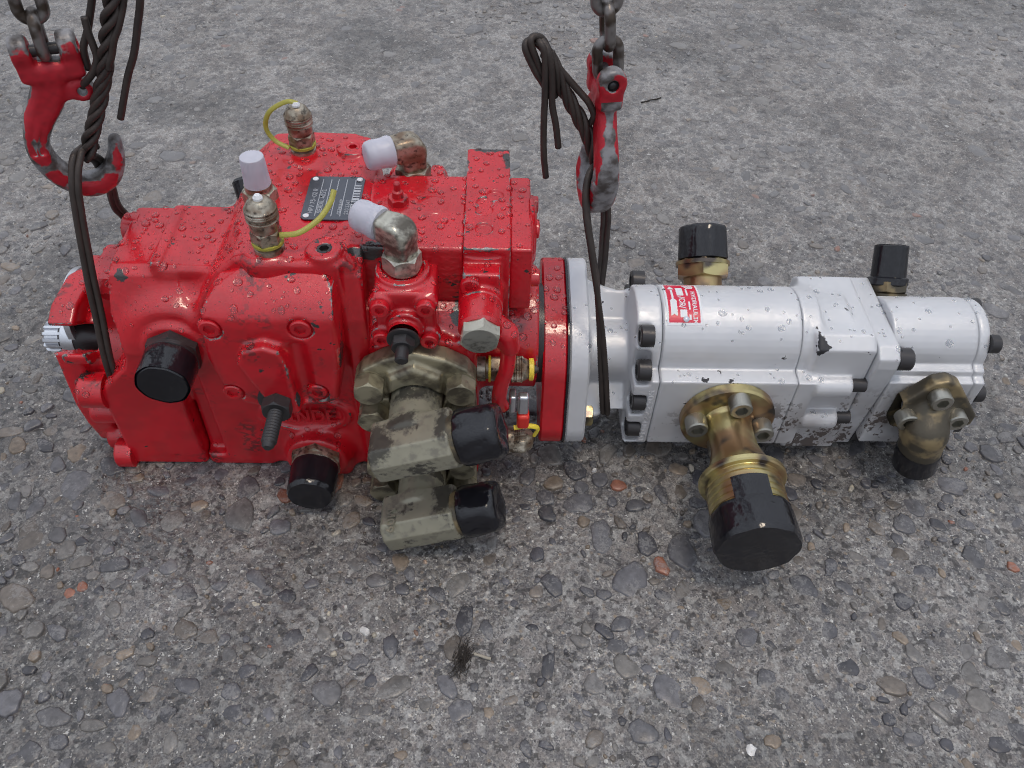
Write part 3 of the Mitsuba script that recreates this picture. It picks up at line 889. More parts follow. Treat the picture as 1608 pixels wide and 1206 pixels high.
mk.vertices = np.stack([-134 + (lx - 15) * c_ - 31 * s_ - v[:, 2] * s_, -250 + ly - 14, -103 + (lx - 15) * s_ + 31 * c_ + v[:, 2] * c_], 1)
add(P + '__flange_elbow_001__cast_mark', mk, 'olive', False, track=False)

# right-hand test couplings on the red body
k = test_point((-52, -112, 72), (1, 0, 0), 0.80, None, 'bright_yellow', False)
add(k + '__yellow_cap', lathe([(73, 16), (79, 16), (80, 13)], (-52, -112, 72), (1, 0, 0), 30), 'bright_yellow')
add(k + '__cap_tip', lathe([(79, 7), (84, 6), (87, 3)], (-52, -112, 72), (1, 0, 0), 20), 'gold')
k2 = test_point((-52, -128, -60), (1, 0, -0.1), 0.9, [(34, -128, -58), (38, -132, -34), (22, -138, -22), (2, -140, -24)], 'bright_yellow', False)
ln = add(P + '__lever_fitting', [rbox((-6, -140, 8), (4, -120, 42), 3), rbox((6, -142, 6), (22, -128, 44), 4)], 'bright_steel')
add(ln + '__red_cap', rbox((6, -146, -22), (24, -124, 6), 5), 'red_plastic')

# ---- black capped ports of the main housing
for o, rr, hx, L in (((-462, -112, 107), 35, 66, 58), ((-299, -130, -106), 35, 70, 66)):
    k = add(P + '__port_union', [hexhead((o[0], o[1], o[2]), (0, -1, 0), hx, 22, 0.45), lathe([(20, rr + 1), (26, rr + 1), (28, rr - 3), (36, rr - 3)], o, (0, -1, 0))], 'dark_bolt' if hx == 66 else 'fitting')
    add(k + '__black_cap', lathe([(26, rr), (30, rr + 1.5)] + [(30 + j * 8, rr + 1.5 - 0.2 * j) for j in range(1, 6)] + [(L + 8, rr), (L + 13, rr - 3), (L + 13, rr * 0.5)], o, (0, -1, 0), 40, lambda t, a: 0.5 * np.sin(4 * a) + 0.4 * np.sin(9 * a + t * 0.1)), 'black_plastic', 45)

# ---- adapter: red plate, gasket, silver plate, ribbed neck
def oval(R, r, L):
    e1, e2 = np.array((0.737, 0.676)), np.array((-0.676, 0.737))
    s = Point(0, 0).buffer(R, 48)
    for k in (-1, 1):
        s = s.union(Point(*(e1 * L * k)).buffer(r, 32))
    return s.convex_hull


def plate(x0, x1, shape, ch):
    c = [m3.CrossSection([np.array(shape.buffer(-b).exterior.coords)[:-1][::-1]]) for b in (ch, 0)]
    s = m3.Manifold.batch_hull([m3.Manifold.extrude(c[0], x1 - x0), m3.Manifold.extrude(c[1], x1 - x0 - 2 * ch).translate((0, 0, ch))])
    m = tri(s)
    v = m.vertices
    m.vertices = np.stack([x0 + v[:, 2], v[:, 0], v[:, 1]], 1)
    return m


ov = oval(98, 46, 98)
ad = add(P + '__adapter_plate', plate(43, 79, ov, 3), 'red_paint', 30)
add(ad + '__gasket', plate(78.5, 82, ov.buffer(1.2), 0.5), 'black_plastic', 30)
add(P + '__spacer_ring', lathe([(0, 76), (16, 76)], (28, 0, 36), (1, 0, 0), 48), 'dark_bolt')


def alu_front():
    g = Grid((80, -124, -124), (224, 124, 124), 2.3)
    p = g.p
    f = None
    neck = scy(p, 0, (0, 0), 47, 90, 190, 3)
    f = uni(8, neck, scy(p, 0, (0, 0), 58, 96, 116, 6))
    for k in (0, 2):          # ribs to the back above and to the front below
        a = math.radians(45 + 90 * k)
        q = rotp(p, (150, 0, 0), 0, a - PI / 2)
        rib = sex(q, 1, [(-50, 0), (-50, 122), (-30, 108), (14, 94), (44, 96), (44, 0)], -10, 10, 4)
        f = uni(7, f, rib)
    cv = sex(p, 0, BODY, 178, 216, 4)
    f = uni(8, f, cv)
    for y0, y1, z0, z1 in ((-100, -44, 74, 124), (-116, -60, 24, 66), (-116, -62, -42, 2), (-116, -62, -106, -60), (44, 100, 74, 124), (60, 116, 24, 66), (62, 116, -42, 2), (62, 116, -106, -60)):
        f = cut(f, sbx(p, (140, y0, z0), (202, y1, z1), 7), 4)
    return nets(g, f)


arc = [(72 * math.cos(a), 42 + 72 * math.sin(a)) for a in np.linspace(math.radians(-4), math.radians(184), 25)]
BODY = [(98, -108), (98, 33), (74, 36)] + arc + [(-74, 36), (-98, 33), (-98, -108), (-90, -112), (90, -112)]
ga = add(P + '__adapter_flange', plate(82, 112, ov, 3), 'silver_paint', 30)
add(ga + '__hex_bolt', hexhead((112, -72, -72), (1, 0, 0), 32, 16, 0.4), 'gold', label='yellow zinc hexagon bolt head')
fc = add(P + '__front_cover', alu_front(), 'silver_paint', True)
for c in ((-62, 92), (-84, 44), (-86, -20), (-86, -82), (60, 92), (84, 44), (86, -20)):
    add(fc + '__cover_bolt', socket((201, c[0], c[1]), (-1, 0, 0), 16, 20, 0.55), 'dark_bolt')
tm = meshkit.text_mesh('0100222905', 10, 2.2)
v = tm.vertices
tm.vertices = np.stack([212 - v[:, 1], -98 + 1.2 - v[:, 2], -104 + v[:, 0] * 118 / tm.bounds[1][0]], 1)
add(fc + '__cast_number', tm, 'silver_paint', False, track=False)


def prism_x(x0, x1, pts, r, h=2.4):
    a = np.array(pts)
    g = Grid((x0 - 5, a[:, 0].min() - 6, a[:, 1].min() - 6), (x1 + 5, a[:, 0].max() + 6, a[:, 1].max() + 6), h)
    return nets(g, sex(g.p, 0, pts, x0, x1, r))


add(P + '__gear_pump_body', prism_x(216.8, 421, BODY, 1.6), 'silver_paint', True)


def midcover():
    g = Grid((418, -112, -148), (540, 112, 122), 2.4)
    p = g.p
    f = sex(p, 0, BODY, 421.8, 450, 2)
    core = sex(p, 0, [(86, -135), (86, 84), (70, 98), (-60, 98), (-80, 84), (-84, -132)], 440, 527, 5)
    f = uni(12, f, core)
    col_ = [(66 * math.cos(a), 38 + 66 * math.sin(a)) for a in np.linspace(0.1, PI - 0.1, 19)] + [(-66, 20), (66, 20)]
    f = uni(6, f, sex(p, 0, col_, 445, 500, 4))
    for z in (18, -56):
        f = uni(5, f, scy(p, 0, (-86, z), 17, 448, 505, 5))
    return nets(g, f)


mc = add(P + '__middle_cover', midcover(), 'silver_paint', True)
for z in (18, -56):
    add(mc + '__stud', tube([(500, -84, z), (528, -84, z)], 11, 20), 'dark_bolt')
PLATE = [(90, -128), (92, 70), (82, 88), (-72, 88), (-90, 76), (-92, 60), (-70, -138), (78, -138)]
pk = add(P + '__joining_plate', prism_x(527.8, 561, PLATE, 3), 'silver_paint', True)
for y, z in ((-76, 66), (76, 66), (-60, -118), (74, -118)):
    add(pk + '__cover_bolt', socket((560, y, z), (1, 0, 0), 17, 22, 0.5), 'dark_bolt')
arc2 = [(62 * math.cos(a), 42 + 58 * math.sin(a)) for a in np.linspace(0, PI, 21)]
B2 = [(88, -112), (88, 26), (74, 28), (74, 40), (66, 42)] + arc2 + [(-66, 42), (-67, 40), (-74, 39), (-76, 30), (-88, 27), (-89, -112)]
add(P + '__rear_gear_pump', prism_x(561.8, 690, B2, 1.5), 'silver_paint', True)
B3 = [(x * 0.985, z * 0.985) for x, z in B2]
ek = add(P + '__rear_cover', prism_x(690.8, 710, B3, 6), 'silver_paint', True)
for y, z in ((-46, 70), (34, 72), (-74, -8), (-70, -86)):
    add(ek + '__cover_bolt', socket((708, y, z), (1, 0, 0), 14, 15, 0.5), 'dark_bolt')

# ---- red label on the gear pump body, curved with it
def wrap(pts_xy, lift):
    """label plane: x along the pump, s along the arc down towards the front from the top."""
    x, s = pts_xy[:, 0], pts_xy[:, 1]
    a = math.radians(62) + s / 72.0
    r = 72 + lift
    return np.stack([x, r * np.cos(a), 42 + r * np.sin(a)], 1)


def sticker(polys, lift, t):
    out = []
    for pg in polys:
        m = trimesh.creation.extrude_polygon(pg.segmentize(4), t, engine='earcut')
        out.append(m)
    m = trimesh.util.concatenate(out)
    for _ in range(2):
        m = m.subdivide_to_size(6) if False else m
    v = m.vertices
    m.vertices = wrap(v[:, :2], 0) + (wrap(v[:, :2], 1) - wrap(v[:, :2], 0)) * (lift + v[:, 2:3])
    return m


def strips(pg, n=22):
    x0, y0, x1, y1 = pg.bounds
    out = []
    ys = np.linspace(y0, y1, max(2, int((y1 - y0) / 4) + 1))
    for a, b in zip(ys[:-1], ys[1:]):
        q = pg.intersection(sbox(x0, a, x1, b))
        out += [z for z in getattr(q, 'geoms', [q]) if z.geom_type == 'Polygon' and z.area > 1e-6]
    return out


LX, LW, LH = 222.0, 52.0, 84.0
base = sbox(LX, 0, LX + LW, LH)
lb = add(P + '__type_label', sticker(strips(base), 0.2, 0.5), 'plate_white', False, label='red and white sticker with code CR')
add(lb + '__red_field', sticker(strips(sbox(LX + 3, 1.5, LX + LW - 3, LH - 4)), 0.75, 0.25), 'label_red', False, track=False)
marks = [Polygon([(LX + 6.5, 44), (LX + 9.5, 41), (LX + 9.5, 20), (LX + 12.5, 20), (LX + 12.5, 41), (LX + 16, 44), (LX + 16, 70), (LX + 11, 67), (LX + 6.5, 70)]), Polygon([(LX + 6, 18), (LX + 11, 8), (LX + 15.5, 18)]),
         sbox(LX + 18, 14, LX + 28, 34), sbox(LX + 20, 60, LX + 30, 72), sbox(LX + 32, 18, LX + 34.5, 34), sbox(LX + 33, 46, LX + 35.5, 60), sbox(LX + 33, 68, LX + 36, 76),
         sbox(LX + 30, 5, LX + 45, 8), sbox(LX + 32, 9.5, LX + 46, 12), sbox(LX + 34, 13.5, LX + 44, 16)]
lt = [sticker([s for q in marks for s in strips(q)], 1.05, 0.2)]
for t, x, s0, hgt in (('/CR/', LX + 20, 36, 8.5), ('HYDRAULIK', LX + 39, 24, 6)):
    m = meshkit.text_mesh(t, hgt, 0.2, bold=True)
    v = m.vertices
    wd = 22.0 if t[0] == '/' else 58.0
    q = np.stack([x + v[:, 1], s0 + v[:, 0] * wd / m.bounds[1][0]], 1)
    m.vertices = wrap(q, 0) + (wrap(q, 1) - wrap(q, 0)) * (1.15 + v[:, 2:3])
    lt.append(m)
add(lb + '__lettering', lt, 'plate_white', False, track=False)
add(lb + '__rivet', lathe([(0, 4.5), (1.5, 4.5), (3, 2)], wrap(np.array([[LX + 28, LH - 9]]), 1)[0], wrap(np.array([[0, LH - 9]]), 1)[0] - wrap(np.array([[0, LH - 9]]), 0)[0], 20), 'bright_steel')

# ---- brass-coloured hose nozzle on the gear pump
N0, nd = np.array((328, -98.5, -37.0)), (0, -1, 0)
nz = add(P + '__hose_nozzle', [lathe([(0, 69), (1, 71), (12, 71), (15, 68)], N0, nd, 64),
                               lathe([(14, 40), (17, 36), (24, 33.5), (52, 33), (74, 35), (94, 41), (112, 49), (120, 54), (121, 60), (123, 62), (129, 62), (131, 60), (132, 54)]
                                     + [q for j in range(6) for q in ((133 + j * 10, 53.5), (141 + j * 10, 54.5), (141.8 + j * 10, 52.6), (142.6 + j * 10, 53))] + [(194, 54), (205, 54)], N0, nd, 64)], 'gold', 35, label='brass-coloured hose nozzle with ringed barb')
for k in range(4):
    a = PI / 2 * k + 0.10
    add(nz + '__flange_bolt', socket(N0 + (51 * math.sin(a), -14, 51 * math.cos(a)), nd, 16.5, 24, 0.55), 'socket_bolt')


def taped(t, a):
    return 1.0 * np.sin(8 * a + 0.3) + 0.5 * np.sin(13 * a + t * 0.05)


add(nz + '__black_cap', lathe([(184, 55), (186, 57)] + [(186 + k * 7, 57.5 + 0.12 * k) for k in range(1, 7)] + [(232, 58), (238, 55.5), (238.5, 30)], N0, nd, 48, taped), 'black_plastic', 50)
tl = m3.Manifold.revolve(m3.CrossSection([[(54.5, 0), (57, 0), (57, 46), (54.5, 46)]]), 64, 52)
add(nz + '__cap_tab', place(tl, N0 + (0, -152, 0), nd, -1.86), 'black_plastic', 40)

# ---- bronze angled flange on the rear gear pump
F0 = np.array((645, -90, -34.0))
g = Grid((580, -200, -170), (732, -84, 66), 2.3)
p = g.p
f = sex(p, 1, [(572, -38), (572, 0), (612, 52), (632, 58), (652, 48), (704, -18), (704, -38), (690, -46), (586, -46)], -114, -90, 5)
for a, b, r in (((628, -104, -12), (623, -132, -34), 33), ((623, -132, -34), (630, -134, -72), 32)):
    a, b = np.array(a, float), np.array(b, float)
    w = [p[k] - np.float32(a[k]) for k in range(3)]
    e = b - a
    t = np.clip((w[0] * e[0] + w[1] * e[1] + w[2] * e[2]) / (e @ e), 0, 1)
    f = uni(8, f, np.sqrt(sum((w[k] - np.float32(e[k]) * t) ** 2 for k in range(3))) - np.float32(r))
f = np.maximum(f, -(p[2] + 72))
bf = add(P + '__angled_flange', nets(g, f), 'bronze', True)
for x, z in ((625, 30), (593, -16), (666, -14)):
    add(bf + '__flange_bolt', socket((x, -112, z), (0, -1, 0), 16, 20, 0.52), 'socket_bolt')
add(bf + '__black_cap', lathe([(-6, 31), (0, 33), (38, 33), (42, 30), (42, 12)], (630, -134, -72), (0.22, 0.04, -1), 40), 'black_plastic')

# ---- capped unions behind the gear pumps
d1 = np.array((0.0, 0.75, 0.66))
o = np.array((300, 74, 66.0))
k = add(P + '__rear_union', [lathe([(0, 30), (20, 30)], o, d1), hexhead(o + unit(d1) * 16, d1, 76, 22, 0.3), lathe([(36, 42), (42, 42), (44, 36), (60, 33)], o, d1)], 'gold')
add(k + '__black_cap', lathe([(44, 36), (46, 39)] + [(46 + j * 8, 39 - 0.3 * j) for j in range(1, 7)] + [(97, 35), (99, 28), (96, 10)], o, d1, 48, taped), 'black_plastic', 50)
o = np.array((590, 60, 62.0)); d2 = np.array((0.02, 0.60, 0.80))
k = add(P + '__rear_union', [lathe([(0, 30), (10, 30), (12, 26), (20, 26)], o, d2), hexhead(o + unit(d2) * 12, d2, 56, 18, 0.1)], 'bronze')
add(k + '__black_cap', lathe([(22, 28), (24, 31), (34, 31), (36, 27)] + [(36 + j * 8, 27 - 0.2 * j) for j in range(1, 6)] + [(84, 26), (86, 20), (80, 8)], o, d2, 40, lambda t, a: 1.3 * np.sin(4 * a) + 0.6 * np.sin(7 * a)), 'black_plastic', 50)

# ================================================================ hooks, chains, wire slings
def link(c, ax, lean=(0, 0, 1), L=60, w=39, r=6.6):
    lean = unit(lean); s = unit(np.array(ax, float) - lean * (np.array(ax, float) @ lean))
    hl, hw = L / 2 - w / 2, w / 2 - r
    pts = []
    for k in range(40):
        a = 2 * PI * k / 40
        pts.append(np.array(c, float) + s * hw * math.cos(a) + lean * (hw * math.sin(a) + (hl if math.sin(a) >= 0 else -hl)))
    return tube(pts, r, 14, closed=True)


def hook_parts():
    path = np.array([(10, 150, 17), (6, 138, 18), (-4, 120, 18.5), (-21, 97, 16), (-33, 70, 13.5), (-32, 43, 13), (-18, 17, 13), (6, 2, 13.5), (30, 9, 13), (46, 32, 10.5), (52, 56, 8)], float)
    sp = spline(path, 5)
    g = Grid((-70, -30, -22), (76, 214, 22), 1.7)
    p = g.p
    d = None
    for a, b in zip(sp[:-1], sp[1:]):
        w0, w1 = p[0] - np.float32(a[0]), p[1] - np.float32(a[1])
        e = b[:2] - a[:2]
        t = np.clip((w0 * np.float32(e[0]) + w1 * np.float32(e[1])) / np.float32(e @ e), 0, 1)
        q = np.sqrt((w0 - np.float32(e[0]) * t) ** 2 + (w1 - np.float32(e[1]) * t) ** 2) - np.float32(a[2]) - np.float32(b[2] - a[2]) * t
        d = q if d is None else np.minimum(d, q)
    wid = np.float32(13) + np.float32(4.5) * np.clip((115 - p[1]) / 50, 0, 1) - 7 * np.clip((p[1] - 30) / 30, 0, 1) * np.clip((p[0] - 30) / 12, 0, 1)
    r = np.minimum(np.float32(11), wid - np.float32(0.8))
    a, b = d + r, np.abs(p[2]) - (wid - r)
    body = np.sqrt(np.maximum(a, 0) ** 2 + np.maximum(b, 0) ** 2) + np.minimum(np.maximum(a, b), 0) - r
    body = cut(body, np.maximum(np.abs(d + 8) - 3.5, np.maximum(14.5 - np.abs(p[2]), 60 - p[1])), 2)
    fork = sbx(p, (-16, 142, -13), (46, 166, 13), 9)
    f = uni(8, body, fork)
    for x in (-10, 40):
        f = uni(6, f, uni(3, scy(p, 0, (179, 0), 17.5, x - 10, x + 10, 5), sbx(p, (x - 10, 146, -15), (x + 10, 180, 15), 5)))
    f = uni(5, f, scy(p, 2, (38, 128), 13, -11, 11, 4), sbx(p, (8, 118, -9), (38, 138, 9), 4))
    f = cut(f, scy(p, 0, (178, 0), 7, 44, 60, 1), 1)
    f = cut(f, scy(p, 0, (178, 0), 7, -40, -14, 1), 1)
    f = cut(f, scy(p, 2, (38, 128), 5.5, -30, 30, 1), 1)
    return nets(g, f), tube([(-18, 178, 0), (-4, 178, 0), (36, 178, 0), (47.5, 178, 0)], 6.6, 16)


HB, HPIN = hook_parts()


def hook(o, a, label):
    a = unit(a); n = np.array([a[1], -a[0], 0])
    t = thing('lifting_hook', label, 'lifting hook')
    for nm, m, mt in (('hook_body', HB, 'hook'), ('clevis_pin', HPIN, 'dark_bolt')):
        q = m.copy()
        v = q.vertices
        q.vertices = np.asarray(o, float) + v[:, :1] * a + v[:, 1:2] * np.array([0, 0, 1.0]) + v[:, 2:3] * n
        add(t + '__' + nm, q, mt, True, track=False, uv=np.stack([np.maximum(np.abs(m.vertex_normals[:, 2]), 0.9 * np.abs(m.vertex_normals[:, 0]) * (m.vertices[:, 1] > 158)), m.vertices[:, 1] / 200], 1))
    return np.asarray(o, float) + a * 15 + np.array([0, 0, 178.0]), a


pl_, al_ = hook((-558, 0, 288), (0.93, 0.36, 0), 'worn red lifting hook seen side-on, holding the wire at the shaft end of the pump')
pr_, ar_ = hook((104, 16, 262), (-0.16, 0.98, 0), 'worn red lifting hook seen edge-on, above the silver neck of the pump')


def chain(p, a, lean, n, label, spin):
    t = thing('chain', label, 'chain')
    lean = unit(lean)
    b = np.cross([0, 0, 1.0], a)
    c = np.asarray(p, float) + np.array([0, 0, 17.0])
    for k in range(n):
        add(t + '__chain_link', link(c + lean * 40 * k, b if k % 2 == 0 else a, lean), 'steel', True, track=False)


chain(pl_, al_, (0.08, 0, 1), 6, 'dark steel chain running up from the hook at the left edge', 0)
chain(pr_, ar_, (-0.13, 0, 1), 6, 'dark steel chain hanging over the middle of the pump', 0)


def helix(path, n, R, r, pitch, ph=0.0):
    p = spline(path, 14)
    s = np.concatenate([[0], np.cumsum(np.linalg.norm(np.diff(p, axis=0), axis=1))])
    tg = np.gradient(p, axis=0); tg /= np.linalg.norm(tg, axis=1, keepdims=True)
    a = np.cross(tg, [0, 1.0, 0]); a /= np.linalg.norm(a, axis=1, keepdims=True)
    b = np.cross(tg, a)
    out = []
    for k in range(n):
        w = s / pitch * 2 * PI + ph + 2 * PI * k / n
        RR = R * (1 + 0.4 * np.sin(s / 23.0 + 1.7 * k))
        out.append(tube(p + RR[:, None] * (np.cos(w)[:, None] * a + np.sin(w)[:, None] * b), r, 10))
    return out


def jit(path, seed, amp=0.9):
    p = spline(path, 10)
    s = np.linspace(0, len(path), len(p))[:, None]
    return p + amp * np.concatenate([meshkit.noise(np.concatenate([s * 1.3, s * 0 + seed, s * 0 + c], 1))[:, None] - 0.5 for c in (1, 5, 9)], 1) * 2


wl = thing('wire_sling', 'brown iron wire sling twisted up beside the left hook and looped round the shaft end', 'wire sling')
for m in helix([(-541, 0, 330), (-532, 0, 352), (-519, 0, 378), (-494, 0, 422), (-479, 0, 448), (-464, 0, 483), (-447, 0, 525), (-432, 0, 565)], 4, 5.4, 4.1, 84):
    add(wl + '__twisted_strand', m, 'wire', True, track=False)
fr = np.array([(-537, 14, 336), (-541, -2, 343), (-545, -20, 340), (-549, -36, 318), (-554, -46, 284), (-564, -62, 208), (-570, -78, 132), (-577, -96, 46), (-582, -90, -40), (-582, -30, -84), (-582, 40, -82)], float)
bk_ = np.array([(-540, 0, 330), (-541, 18, 310), (-551, 40, 258), (-567, 66, 208), (-572, 92, 159), (-578, 100, 60), (-582, 70, -50)], float)
add(wl + '__front_strand', tube(jit(fr + (-3.6, -1, 0), 1), 4.3, 10), 'wire', True, track=False)
add(wl + '__front_strand', tube(jit(fr + (3.8, 1, 1), 2), 4.3, 10), 'wire', True, track=False)
add(wl + '__rear_strand', tube(jit(bk_ + (-3, 0, 0), 3), 4.3, 10), 'wire', True, track=False)
add(wl + '__rear_strand', tube(jit(bk_ + (4, 2, 2), 4), 4.3, 10), 'wire', True, track=False)
add(wl + '__loose_end', tube(jit([(-483, 0, 384), (-462, 0, 428), (-441, 0, 469), (-426, 0, 505), (-415, 0, 532), (-404, 0, 570)], 5), 4.2, 10), 'wire', True, track=False)
add(wl + '__loose_end', tube(jit([(-462, 6, 545), (-473, 8, 522), (-486, 8, 495), (-500, 9, 468), (-506, 12, 440)], 6), 4.2, 10), 'wire', True, track=False)
add(wl + '__loose_end', tube(jit([(-484, 2, 505), (-485, 0, 482), (-486, 0, 460), (-494, 0, 444), (-510, 4, 428), (-520, 10, 420)], 7), 4.2, 10), 'wire', True, track=False)
add(wl + '__loose_end', tube(jit([(-425, 4, 550), (-436, 0, 524), (-449, -4, 497), (-464, -6, 470), (-474, -4, 448)], 8), 4.2, 10), 'wire', True, track=False)

wr = thing('wire_sling', 'brown wire sling with bent free ends, looped round the silver neck below a hook', 'wire sling')
for m in helix([(107, 16, 312), (95, 16, 336), (83, 16, 366), (71, 16, 389), (59, 16, 410), (49, 16, 430), (40, 16, 450), (30, 18, 470)], 4, 5.4, 4.0, 96, 1.0):
    add(wr + '__twisted_strand', m, 'wire', True, track=False)
f1 = np.array([(104, 16, 318), (99, 10, 327), (90, -6, 324), (86, -20, 300), (95, -42, 243), (109, -58, 180), (128, -72, 85), (148, -80, -45), (150, -60, -72), (148, 0, -80)], float)
f2 = np.array([(103, 18, 312), (98, 12, 320), (91, -2, 317), (89, -17, 288), (99, -38, 231), (110, -54, 179), (127, -70, 59), (142, -78, -49), (146, -56, -74), (146, 0, -84)], float)
b1 = np.array([(104, 16, 312), (112, 22, 300), (128, 40, 231), (136, 58, 155), (141, 74, 57), (146, 70, -30), (147, 30, -78)], float)
for m, s in ((f1, 11), (f2, 12)):
    add(wr + '__front_strand', tube(jit(m, s), 4.3, 10), 'wire', True, track=False)
add(wr + '__rear_strand', tube(jit(b1, 13), 4.3, 10), 'wire', True, track=False)
add(wr + '__rear_strand', tube(jit(b1 + (-6, 3, -4), 14), 4.3, 10), 'wire', True, track=False)
for m, s in (([(48, 18, 433), (35, 18, 460), (24, 18, 483), (14, 14, 490), (8, 8, 486), (16, 8, 465), (29, 12, 436), (41, 18, 415)], 15),
             ([(42, 16, 442), (27, 20, 467), (13, 20, 481), (5, 14, 485), (2, 8, 478), (14, 8, 453), (25, 10, 435), (34, 12, 418)], 16)):
    add(wr + '__bent_loop', tube(jit(m, s, 0.6), 4.2, 10), 'wire', True, track=False)
for m, s in (([(15, 16, 486), (21, 6, 483), (25, 4, 467), (27, 4, 424), (29, 4, 369), (35, 4, 311)], 17), ([(20, 16, 486), (28, 6, 477), (33, 4, 455), (37, 4, 416), (44, 4, 382), (49, 4, 354)], 18)):
    add(wr + '__loose_end', tube(jit(m, s, 0.6), 4.2, 10), 'wire', True, track=False)
add(wr + '__cross_wire', tube(jit([(27, 14, 473), (45, 16, 450), (66, 16, 427), (83, 14, 409), (90, 14, 393), (86, 18, 380), (76, 22, 379)], 19, 0.5), 4.2, 10), 'wire', True, track=False)

# ================================================================ water drops on the paint
def drops(meshes, count, seed, rmin, rmax, flat, upmin):
    rng = np.random.default_rng(seed)
    m = trimesh.util.concatenate(meshes)
    n, ar = m.face_normals, m.area_faces
    w = ar * np.clip((n[:, 2] - upmin) / 0.25, 0, 1)
    face = rng.choice(len(ar), count, p=w / w.sum())
    b = rng.random((count, 2)); fl = b.sum(1) > 1; b[fl] = 1 - b[fl]
    tr = m.triangles[face]
    pos = tr[:, 0] + b[:, :1] * (tr[:, 1] - tr[:, 0]) + b[:, 1:] * (tr[:, 2] - tr[:, 0])
    rad = (rmin + (rmax - rmin) * rng.random(count) ** 6.0) * U
    V, Fc, at, keep = [], [], 0, []
    for k in np.argsort(-rad):
        if keep and (np.linalg.norm(pos[keep] - pos[k], axis=1) < (rad[keep] + rad[k]) * 1.05).any():
            continue
        keep.append(k)
        r = rad[k]
        nn = 14 if r > 3 * U else 8
        a, c, d = frame(n[face[k]])
        h = r * flat * rng.uniform(0.8, 1.15)
        ang = np.arange(nn) * 2 * PI / nn + rng.random() * 6
        wob = 1 + 0.10 * np.sin(2 * ang + rng.random() * 6)
        rings = ((1.0, -0.08), (0.97, 0.30), (0.80, 0.66), (0.48, 0.92)) if r > 3 * U else ((1.0, -0.08), (0.85, 0.55), (0.45, 0.93))
        for q, z in rings:
            V.append(pos[k] + (r * q * wob * np.cos(ang))[:, None] * a + (r * q * wob * np.sin(ang))[:, None] * c + h * z * d)
        V.append((pos[k] + h * d)[None])
        L = len(rings)
        i = np.arange(nn); j = (i + 1) % nn
        for t in range(L - 1):
            o = at + t * nn
            Fc.append(np.stack([o + i, o + j, o + nn + j], 1)); Fc.append(np.stack([o + i, o + nn + j, o + nn + i], 1))
        o = at + (L - 1) * nn
        Fc.append(np.stack([o + i, o + j, i * 0 + at + L * nn], 1))
        at += L * nn + 1
    return trimesh.Trimesh(np.vstack(V), np.vstack(Fc), process=False)


def add_drops(key, m):
    scene[key] = mikit.ply(m, 'mat_water', smooth=True)
    labels[key] = {'label': 'rain drops beaded on the paint', 'kind': 'stuff'}


add_drops(P + '__water_drop', drops(RED_MESHES, 5200, 4, 0.7, 6.4, 0.50, 0.30))
add_drops(P + '__silver_water_drop', drops(SILVER_MESHES, 230, 9, 2.0, 6.5, 0.24, 0.30))

# ================================================================ pebbles set in the concrete
def pebbles():
    rng = np.random.default_rng(21)
    cell, grid, out = 0.0150, {}, []
    sizes = np.concatenate([rng.uniform(0.0120, 0.0165, 260), rng.uniform(0.0085, 0.0120, 1200), rng.uniform(0.0055, 0.0085, 5200), rng.uniform(0.0032, 0.0055, 9000), rng.uniform(0.0012, 0.0032, 9000)])
    for r in np.sort(sizes)[::-1]:
        x, y = rng.uniform(-1.02, 1.12), rng.uniform(-0.42, 1.1)
        ci, cj = int(x / cell + 1000), int(y / cell + 1000)
        ok = rng.random() > 0.62 * np.clip((y + 0.05) / 0.33, 0, 1) * (r > 0.0022)
        for a in range(-2, 3):
            for b in range(-2, 3):
                for (u, v, s) in grid.get((ci + a, cj + b), ()):
                    if (u - x) ** 2 + (v - y) ** 2 < (0.80 * (s + r)) ** 2:
                        ok = False
        if ok:
            grid.setdefault((ci, cj), []).append((x, y, r))
            out.append((x, y, r))
    return rng, out


def pebble_mesh(rng, x, y, r):
    big = r > 0.003
    n = (11 if r > 0.0055 else 9) if big else 7
    asp, th = rng.uniform(0.5, 0.95), rng.uniform(0, PI)
    ang = (np.arange(n) + rng.uniform(-0.28, 0.28, n)) * 2 * PI / n
    rad = r * (1 + rng.uniform(-0.13, 0.13, n) + 0.10 * np.cos(2 * ang + rng.uniform(0, 6)) + 0.08 * np.cos(3 * ang + rng.uniform(0, 6)))
    px, py = rad * np.cos(ang), rad * np.sin(ang) * asp
    c, s = math.cos(th), math.sin(th)
    px, py = c * px - s * py, s * px + c * py
    zt = rng.uniform(-0.0012, 0.0003) - 0.0003 * min(1, max(0, (y + 0.05) / 0.3)) + 0.012 * r
    tilt = rng.uniform(-0.06, 0.06, 2)
    rings = ((1.0, -0.0032), (0.97, -0.0004), (0.84, 0.0003), (0.5, 0.0004 + 0.025 * r)) if big else ((1.0, -0.0022), (0.86, 0.0003), (0.5, 0.0008))
    V = [np.stack([x + px * q, y + py * q, zt + z + (px * tilt[0] + py * tilt[1]) * q], 1) for q, z in rings]
    V.append(np.array([[x, y, zt + rings[-1][1] + 0.03 * r]]))
    i = np.arange(n); j = (i + 1) % n
    Fc = []
    for t in range(len(rings) - 1):
        o = t * n
        Fc += [np.stack([o + i, o + j, o + n + j], 1), np.stack([o + i, o + n + j, o + n + i], 1)]
    o = (len(rings) - 1) * n
    Fc.append(np.stack([o + i, o + j, i * 0 + o + n], 1))
    V = np.vstack(V)
    return V, np.vstack(Fc)


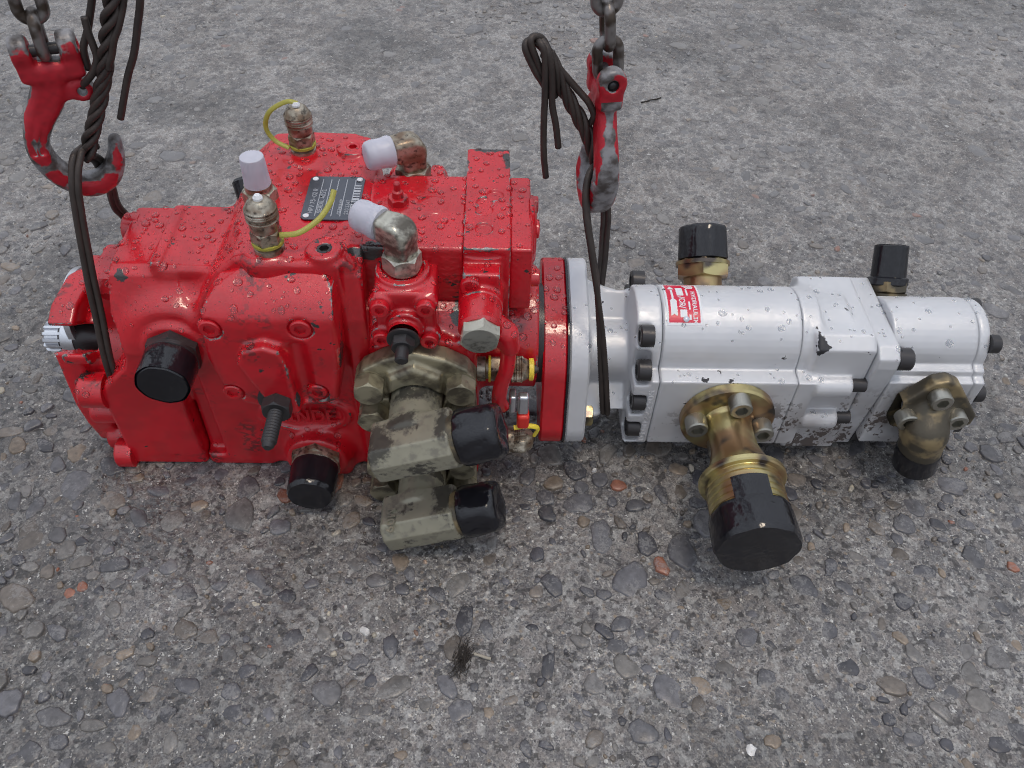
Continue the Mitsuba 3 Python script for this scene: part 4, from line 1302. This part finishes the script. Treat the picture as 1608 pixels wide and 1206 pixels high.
def build_pebbles():
    rng, spots = pebbles()
    body = trimesh.util.concatenate(ALL_MESHES)
    caster = body.ray
    eye = W(EYE)
    pos = np.array(spots)
    d = pos * [1, 1, 0] - eye
    z = d @ FWD
    px, py = 804 + foc * (d @ RGT) / z, 603 - foc * (d @ UPV) / z
    inside = (px > 6) & (px < 1602) & (py > 6) & (py < 1200)
    score = np.where(inside, pos[:, 2] / z, 0)
    cand = np.argsort(-score)[:900]
    hit = caster.intersects_any(np.repeat(eye[None], len(cand), 0), d[cand] / np.linalg.norm(d[cand], axis=1, keepdims=True))
    named = set(cand[~hit][:300].tolist())
    V, Fc, UV, at = [], [], [], 0
    for k, (x, y, r) in enumerate(spots):
        v, f = pebble_mesh(rng, x, y, r)
        uv = np.tile([[0.955 * rng.random() ** 1.05 if r > 0.0045 else rng.random() ** 1.15 if r > 0.0032 else rng.random() ** 0.60, rng.random()]], (len(v), 1))
        if k in named:
            key = numbered('ground__pebble')
            scene[key] = mikit.ply(trimesh.Trimesh(v, f, process=False), 'mat_pebble', smooth=True, uv=uv)
        else:
            V.append(v); Fc.append(f + at); UV.append(uv); at += len(v)
    scene['ground__small_pebble'] = mikit.ply(trimesh.Trimesh(np.vstack(V), np.vstack(Fc), process=False), 'mat_pebble', smooth=True, uv=np.vstack(UV))
    labels['ground__small_pebble'] = {'label': 'small pebbles and chippings set in the concrete', 'kind': 'stuff'}


build_pebbles()

# ---- litter on the concrete
rng = np.random.default_rng(5)
fib = []
for k in range(95):
    a = rng.normal(0, 0.22) + 1.25 + (PI if rng.random() < 0.35 else 0)
    o = np.array((-66 + rng.normal(0, 5), -440 + rng.normal(0, 9), -152.0 + rng.uniform(0, 4)))
    L = rng.uniform(10, 26)
    q = [o, o + (L * 0.5 * math.cos(a), L * 0.5 * math.sin(a), rng.uniform(0, 5)), o + (L * math.cos(a + rng.normal(0, 0.3)), L * math.sin(a + rng.normal(0, 0.3)), rng.uniform(-1, 2))]
    fib.append(tube(spline(q, 4), np.linspace(0.6, 0.2, 9), 5))
t = thing('fibre_tuft', 'small dark tuft of matted fibres lying on the bare concrete in front of the pump', 'tuft of fibres')
scene[t] = mikit.ply((lambda m: (setattr(m, 'vertices', W(m.vertices)), m)[1])(trimesh.util.concatenate(fib)), 'mat_fibre', smooth=True)
for nm, lab, pts, r in (('wood_splinter', 'pale wood splinter lying across the dark tuft of fibres', [(-52, -432, -148), (-41, -435, -149), (-28, -438, -151)], 2.0),
                        ('twig', 'thin dark twig lying on the concrete to the right of the right hook', [(348, 1062, -151.5), (376, 1074, -151), (404, 1088, -151.5)], 1.7)):
    t = thing(nm, lab, nm.replace('_', ' '))
    m = tube(jit(pts, 3, 0.8), r, 8)
    m.vertices = W(m.vertices)
    scene[t] = mikit.ply(m, 'mat_wood' if nm == 'wood_splinter' else 'mat_fibre', smooth=True)
